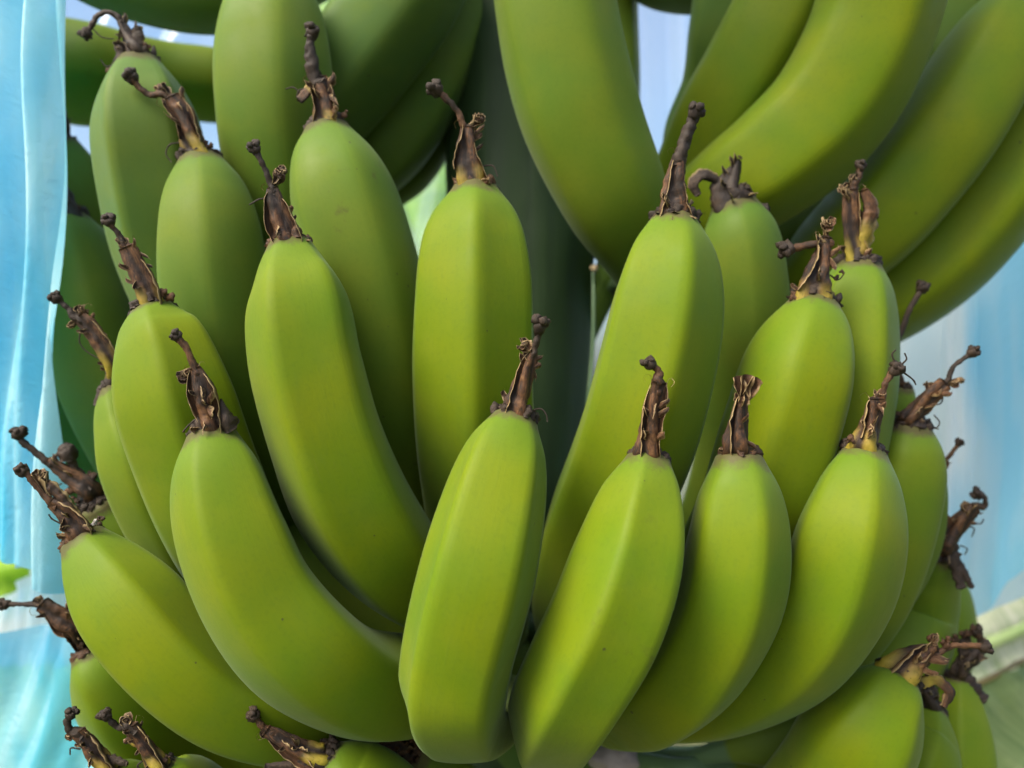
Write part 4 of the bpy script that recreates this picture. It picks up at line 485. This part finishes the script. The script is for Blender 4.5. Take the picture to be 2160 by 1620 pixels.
    for wflag, nm, mt in ((0, 'dried_crumb', DRY), (1, 'pale_scar', WHITE)):
        parts = []
        for i, c in enumerate(bits):
            if c[4] != wflag: continue
            c_ = np.array(c[:4], float) * s
            for z in range(5):
                off = np.array([rng.uniform(-.6, .6), rng.uniform(-.3, .3), rng.uniform(-.6, .6)]) * c_[3]
                parts.append(blob(c_[:3] + off, c_[3] * rng.uniform(.25, .6), .8, seed + i + z * 3, sub=2, squash=(1, .6, 1)))
        if parts:
            V, F_, fib = merge(parts); make(nm, V, F_, mt, rem, org, dict(fib=fib))
    for t in q.get('filaments', []):
        P = [[v * s for v in p] + [.00032] for p in t]; P = [list(p[:3]) + [.00034 - .00012 * i / len(P)] for i, p in enumerate(P)]
        V, F_, fib = tube(P, 16, 6, .3, 900, seed=seed); make('filament', V, F_, DARK, rem, org, dict(fib=fib))

for e in BANANAS:
    org = np.array(e['spine'][0][:3], float) * 1e-4
    root = bpy.data.objects.new('banana', None); COL.objects.link(root); root.location = org; root.empty_display_size = .01
    root['label'] = e['label']; root['category'] = 'banana'; root['group'] = e['group']
    tip, T, rt = build_skin(e, root, org)
    if e.get('rem'): build_remnant(e, root, org, tip, T)

# ------------------------------------------------------------------ the stem of the bunch
def tagged(o, label, cat, group=None):
    o['label'] = label; o['category'] = cat
    if group: o['group'] = group
    return o
stem = bpy.data.objects.new('bunch_stem', None); COL.objects.link(stem); stem.location = (0.0055, 0.0100, 1.1604)
tagged(stem, 'thick dark green fruit stem running vertically behind the bananas', 'stem')
so = np.array(stem.location)
V, F_, fib = tube([[*(0.0022, 0.0150, 2.1616), .0415], [*(0.0028, 0.0150, 1.8543), .0422], [*(0.0045, 0.0150, 1.7146), .0425], [*(0.0050, 0.0150, 1.6028), .0410], [*(0.0014, 0.0150, 1.4910), .040], [*(0.0000, 0.0150, 1.3513), .038], [*(0.0000, 0.0150, 1.1557), .036]], 70, 56, .03, 40, 7, .018, 2, .4)
make('stalk', V, F_, STEM, stem, so)
V, F_, fib = tube([[*(0.0452, -0.0080, 1.6665), .0006], [*(0.0452, -0.0130, 1.6447), .0009], [*(0.0446, -0.0140, 1.6184), .0011], [*(0.0410, -0.0130, 1.5763), .0010], [*(0.0384, -0.0100, 1.5232), .0006]], 30, 12, .15, 200, seed=3)
make('ridge_shine', V, F_, NECK, stem, so)  # pale strand along the stem ridge, painting in its shiny bright edge
V, F_, fib = merge([blob((0.0458, -0.0130, 1.6642), .0022, .3, 2)]); make('pale_bract_scar', V, F_, PALE, stem, so, dict(fib=fib))
for pi, (pos, rr, nm, mt) in enumerate((((0.0550, -0.0350, 1.4038), .0125, 'crown_cushion', SCAR), ((0.0615, -0.0280, 1.3992), .013, 'crown_cushion', NECK), ((-0.0177, -0.0300, 1.4331), .02, 'crown_cushion', STEM), ((0.0256, -0.0250, 1.4362), .02, 'crown_cushion', STEM), ((-0.0078, -0.0200, 1.4706), .02, 'crown_cushion', STEM), ((0.0658, -0.0300, 1.6531), .012, 'crown_cushion', STEM))):
    V, F_, fib = blob(pos, rr, .18, pi * 7, squash=(1.25, 1, .6), sub=3); make(nm, V, F_, mt, stem, so, dict(fib=fib))

# ------------------------------------------------------------------ the plastic bag round the bunch
bag = bpy.data.objects.new('fruit_bag', None); COL.objects.link(bag); bo = np.array((-0.2414, -0.1000, 1.5174)); bag.location = bo
tagged(bag, 'light blue translucent plastic bag hanging in folds around and behind the bunch', 'bag')
def sheet(name, top, bot, nu, nv, folds, mt, seed, edge=.0, lean=.10):
    Tp = cr(top, nu); Bt = cr(bot, nu); V = []; fib = []
    L = np.linalg.norm(np.diff(Tp, axis=0), axis=1).sum()
    for j in range(nv):
        v = j / (nv - 1)
        for i in range(nu):
            u = i / (nu - 1); p = Tp[i] * (1 - v) + Bt[i] * v
            w = u + lean * v + .05 * math.sin(v * 4 + seed) + .06 * noise.noise(Vector((v * 3.1, seed, u * 2)))
            d = 0
            for (fq, am) in folds:
                ph = 3 * noise.noise(Vector((fq * .7, v * 1.3, seed * 1.7)))
                sn = math.sin(w * fq * 2 * math.pi + ph); d += am * (1 - 2 * abs(sn) ** 1.3) * (.55 + .8 * (noise.noise(Vector((w * fq, v * 2.2, seed))) + .3))
            p = p + np.array([.35 * d + edge * math.sin(v * 9 + seed) * u, d, .1 * d + .004 * noise.noise(Vector((u * 9, v * 2, seed)))])
            V.append(p); fib.append((u * L / .25, v * 4, seed))
    F_ = [(j * nu + i, j * nu + i + 1, (j + 1) * nu + i + 1, (j + 1) * nu + i) for j in range(nv - 1) for i in range(nu - 1)]
    o = make(name, V, F_, mt, bag, bo, dict(fib=fib)); return o
sheet('plastic_sheet', [(-0.4147, 0.0100, 1.8958), (-0.2845, -0.0700, 1.8455), (-0.2429, -0.0880, 1.8341), (-0.2190, -0.0950, 1.8297), (-0.2014, -0.0980, 1.8278)],
      [(-0.4147, 0.0100, 1.5392), (-0.2845, -0.0700, 1.5358), (-0.2429, -0.0880, 1.5278), (-0.2190, -0.0950, 1.5152), (-0.2027, -0.0980, 1.5025)], 150, 70, [(2.2, .007), (4.5, .0016)], BAG, 3.1, .0012)
sheet('plastic_sheet', [(-0.4412, 0.0400, 1.9147), (-0.2915, -0.0400, 1.8644), (-0.2494, -0.0600, 1.8518), (-0.2317, -0.0700, 1.8455)],
      [(-0.4412, 0.0400, 1.5353), (-0.2915, -0.0400, 1.5259), (-0.2494, -0.0600, 1.5165), (-0.2340, -0.0700, 1.5105)], 120, 60, [(2, .005), (5, .0015)], BAG, 8.4)
sheet('plastic_sheet', [(-0.4412, 0.0400, 1.4559), (-0.3176, -0.0100, 1.4655), (-0.2692, -0.0200, 1.4667), (-0.2408, -0.0150, 1.4626), (-0.2029, 0.0000, 1.4539), (-0.1647, 0.0400, 1.4324)],
      [(-0.4059, 0.0000, 1.2239), (-0.2965, -0.0400, 1.2566), (-0.2460, -0.0500, 1.2648), (-0.2122, -0.0500, 1.2648), (-0.1779, -0.0400, 1.2566), (-0.1449, -0.0200, 1.2402)], 140, 60, [(1.8, .006), (4, .0015)], BAGCLEAR, 5.2, lean=.3)
sheet('plastic_sheet', [(-0.5445, 0.0600, 1.9701), (-0.4819, 0.1800, 2.0555), (-0.4020, 0.2100, 2.0769), (-0.3212, 0.2400, 2.0982), (-0.1565, 0.2400, 2.0982), (0.0000, 0.2300, 2.0911)],
      [(-0.5445, 0.0600, 1.5174), (-0.4518, 0.1400, 1.4941), (-0.3720, 0.1600, 1.4578), (-0.3028, 0.2000, 1.3981), (-0.1520, 0.2200, 1.3240), (0.0000, 0.2100, 1.3281)], 160, 60, [(5, .010), (9, .003)], BAGBACKLIT, 11.0)
sheet('plastic_sheet', [(-0.0329, 0.2400, 2.0982), (0.0906, 0.2400, 2.0982), (0.2516, 0.2300, 2.0911)],
      [(-0.0320, 0.2200, 1.2840), (0.0867, 0.2100, 1.3084), (0.2371, 0.1900, 1.3553)], 120, 60, [(3, .010), (6, .003)], BAGBACKLIT, 2.3)
sheet('plastic_sheet', [(0.2273, 0.2300, 2.0911), (0.3184, 0.2000, 2.0698), (0.4019, 0.1000, 1.9986), (0.4384, 0.0000, 1.9274)],
      [(0.2141, 0.1900, 1.3438), (0.2894, 0.1400, 1.4024), (0.3732, 0.0600, 1.4868), (0.4193, -0.0200, 1.5249)], 150, 60, [(1.6, .010), (4, .002)], BAGLIT, 4.3, lean=-.4)
sheet('plastic_sheet', [(0.3096, 0.1000, 1.9656), (0.3367, 0.0800, 1.9526), (0.3471, 0.0400, 1.9265), (0.3626, 0.0000, 1.9004)],
      [(0.2847, 0.0900, 1.4156), (0.3055, 0.0700, 1.4504), (0.3228, 0.0300, 1.4934), (0.3416, -0.0200, 1.5249)], 110, 70, [(1.3, .012), (3, .002)], BAGMID, 7.7, lean=-.35)

sheet('plastic_sheet', [(-0.3689, 0.1000, 1.4386), (-0.3461, 0.0950, 1.4564), (-0.3268, 0.0900, 1.4738), (-0.3074, 0.0900, 1.4771), (-0.2833, 0.1000, 1.4616)],
      [(-0.3689, 0.1000, 1.4056), (-0.3461, 0.0950, 1.4074), (-0.3268, 0.0900, 1.4091), (-0.3074, 0.0900, 1.4091), (-0.2833, 0.1000, 1.4056)], 60, 40, [(3, .006), (8, .002)], BAGLIT, 9.3)
# unseen plastic added above the frame to shade the upper right bananas
sheet('plastic_sheet', [(-.04, .02, 1.98), (.10, .0, 1.97), (.24, .02, 1.96), (.36, .10, 1.95)],
      [(-.12, -.17, 1.89), (.0, -.20, 1.88), (.14, -.18, 1.87), (.34, -.06, 1.84)], 90, 40, [(4, .010), (11, .004)], BAGLIT, 6.1)

# ------------------------------------------------------------------ leaves behind the bag
def leaf(midrib, width, mt, label, seed, droop=.25, margin=False):
    S = cr(midrib, 60); C = S; T, A, Bn = frames(C, np.array([0., -1., .3])); org = C[0].copy(); V = []; fib = []; m = 21
    root = bpy.data.objects.new('banana_leaf', None); COL.objects.link(root); root.location = org
    tagged(root, label, 'leaf', None)
    for i in range(60):
        t = i / 59; w = width * math.sin(math.pi * min(1, .08 + t * .95)) ** .45
        for j in range(m):
            u = 2 * j / (m - 1) - 1
            V.append(C[i] + Bn[i] * u * w + A[i] * (-droop * w * u * u + .010 * math.sin(t * 70 + abs(u) * 5) * abs(u) + .02 * noise.noise(Vector((t * 6, u * 2, seed))))); fib.append((u, t * 1.5, seed))
    F_ = [(i * m + j, i * m + j + 1, (i + 1) * m + j + 1, (i + 1) * m + j) for i in range(59) for j in range(m - 1)]
    make('blade', V, F_, mt, root, org, dict(fib=fib))
    V2, F2, f2 = tube([list(C[k]) + [.012 * (1 - k / 75)] for k in range(0, 60, 6)], 40, 10, .05, 30); make('midrib', V2, F2, RIB, root, org)
    if margin:
        e = [list(V[i * m + (m - 1)]) + [.0022] for i in range(0, 60, 5)]; V3, F3, f3 = tube(e, 50, 6, .3, 60); make('leaf_margin', V3, F3, MARGIN, root, org)
        e = [list(V[i * m]) + [.0022] for i in range(0, 60, 5)]; V3, F3, f3 = tube(e, 50, 6, .3, 60); make('leaf_margin', V3, F3, MARGIN, root, org)
    return root
leaf([(-1.3976, 0.7400, 1.2118), (-1.0224, 0.6400, 1.2894), (-0.7906, 0.5900, 1.3375), (-0.5706, 0.5400, 1.3765)], .11, LEAF, 'bright green banana leaf seen at the lower left behind the bag', 1)
leaf([(-0.7306, 0.4400, 1.1024), (-0.5650, 0.3900, 1.1600), (-0.4400, 0.3900, 1.1850), (-0.2900, 0.3900, 1.1050)], .13, LEAF, 'green leaf showing through the blue plastic in the bottom left corner', 2)
leaf([(-0.2459, 0.6400, 2.1888), (-0.1729, 0.5900, 1.9150), (-0.1176, 0.5400, 1.7235), (-0.0882, 0.5400, 1.4882), (-0.1059, 0.5400, 1.3118)], .12, LEAF, 'green leaf behind the bag in the gap left of the stem', 3)
leaf([(1.0482, 0.6400, 1.3800), (0.7471, 0.5400, 1.3529), (0.5979, 0.4900, 1.3094), (0.4862, 0.4900, 1.2591), (0.4024, 0.4900, 1.2032)], .085, LEAFPALE, 'pale striped dry leaf out of focus at the lower right', 4)
leaf([(0.5726, 0.1600, 1.3265), (0.4729, 0.1400, 1.3247), (0.3924, 0.1200, 1.3032), (0.3548, 0.1200, 1.2452), (0.3529, 0.1400, 1.1447)], .078, LEAFDULL, 'broad blurred dull green leaf with a brown margin in the bottom right corner', 5, droop=.5, margin=True)

# ------------------------------------------------------------------ ground
V = []; nG = 60
for j in range(nG + 1):
    for i in range(nG + 1):
        x = ((i / nG * 2 - 1) ** 3) * 300; y = ((j / nG * 2 - 1) ** 3) * 300
        V.append((x, y, .05 * noise.noise(Vector((x * .6, y * .6, 0)))))
F_ = [(j * (nG + 1) + i, j * (nG + 1) + i + 1, (j + 1) * (nG + 1) + i + 1, (j + 1) * (nG + 1) + i) for j in range(nG) for i in range(nG)]
g = make('ground', V, F_, SOIL); g['kind'] = 'structure'
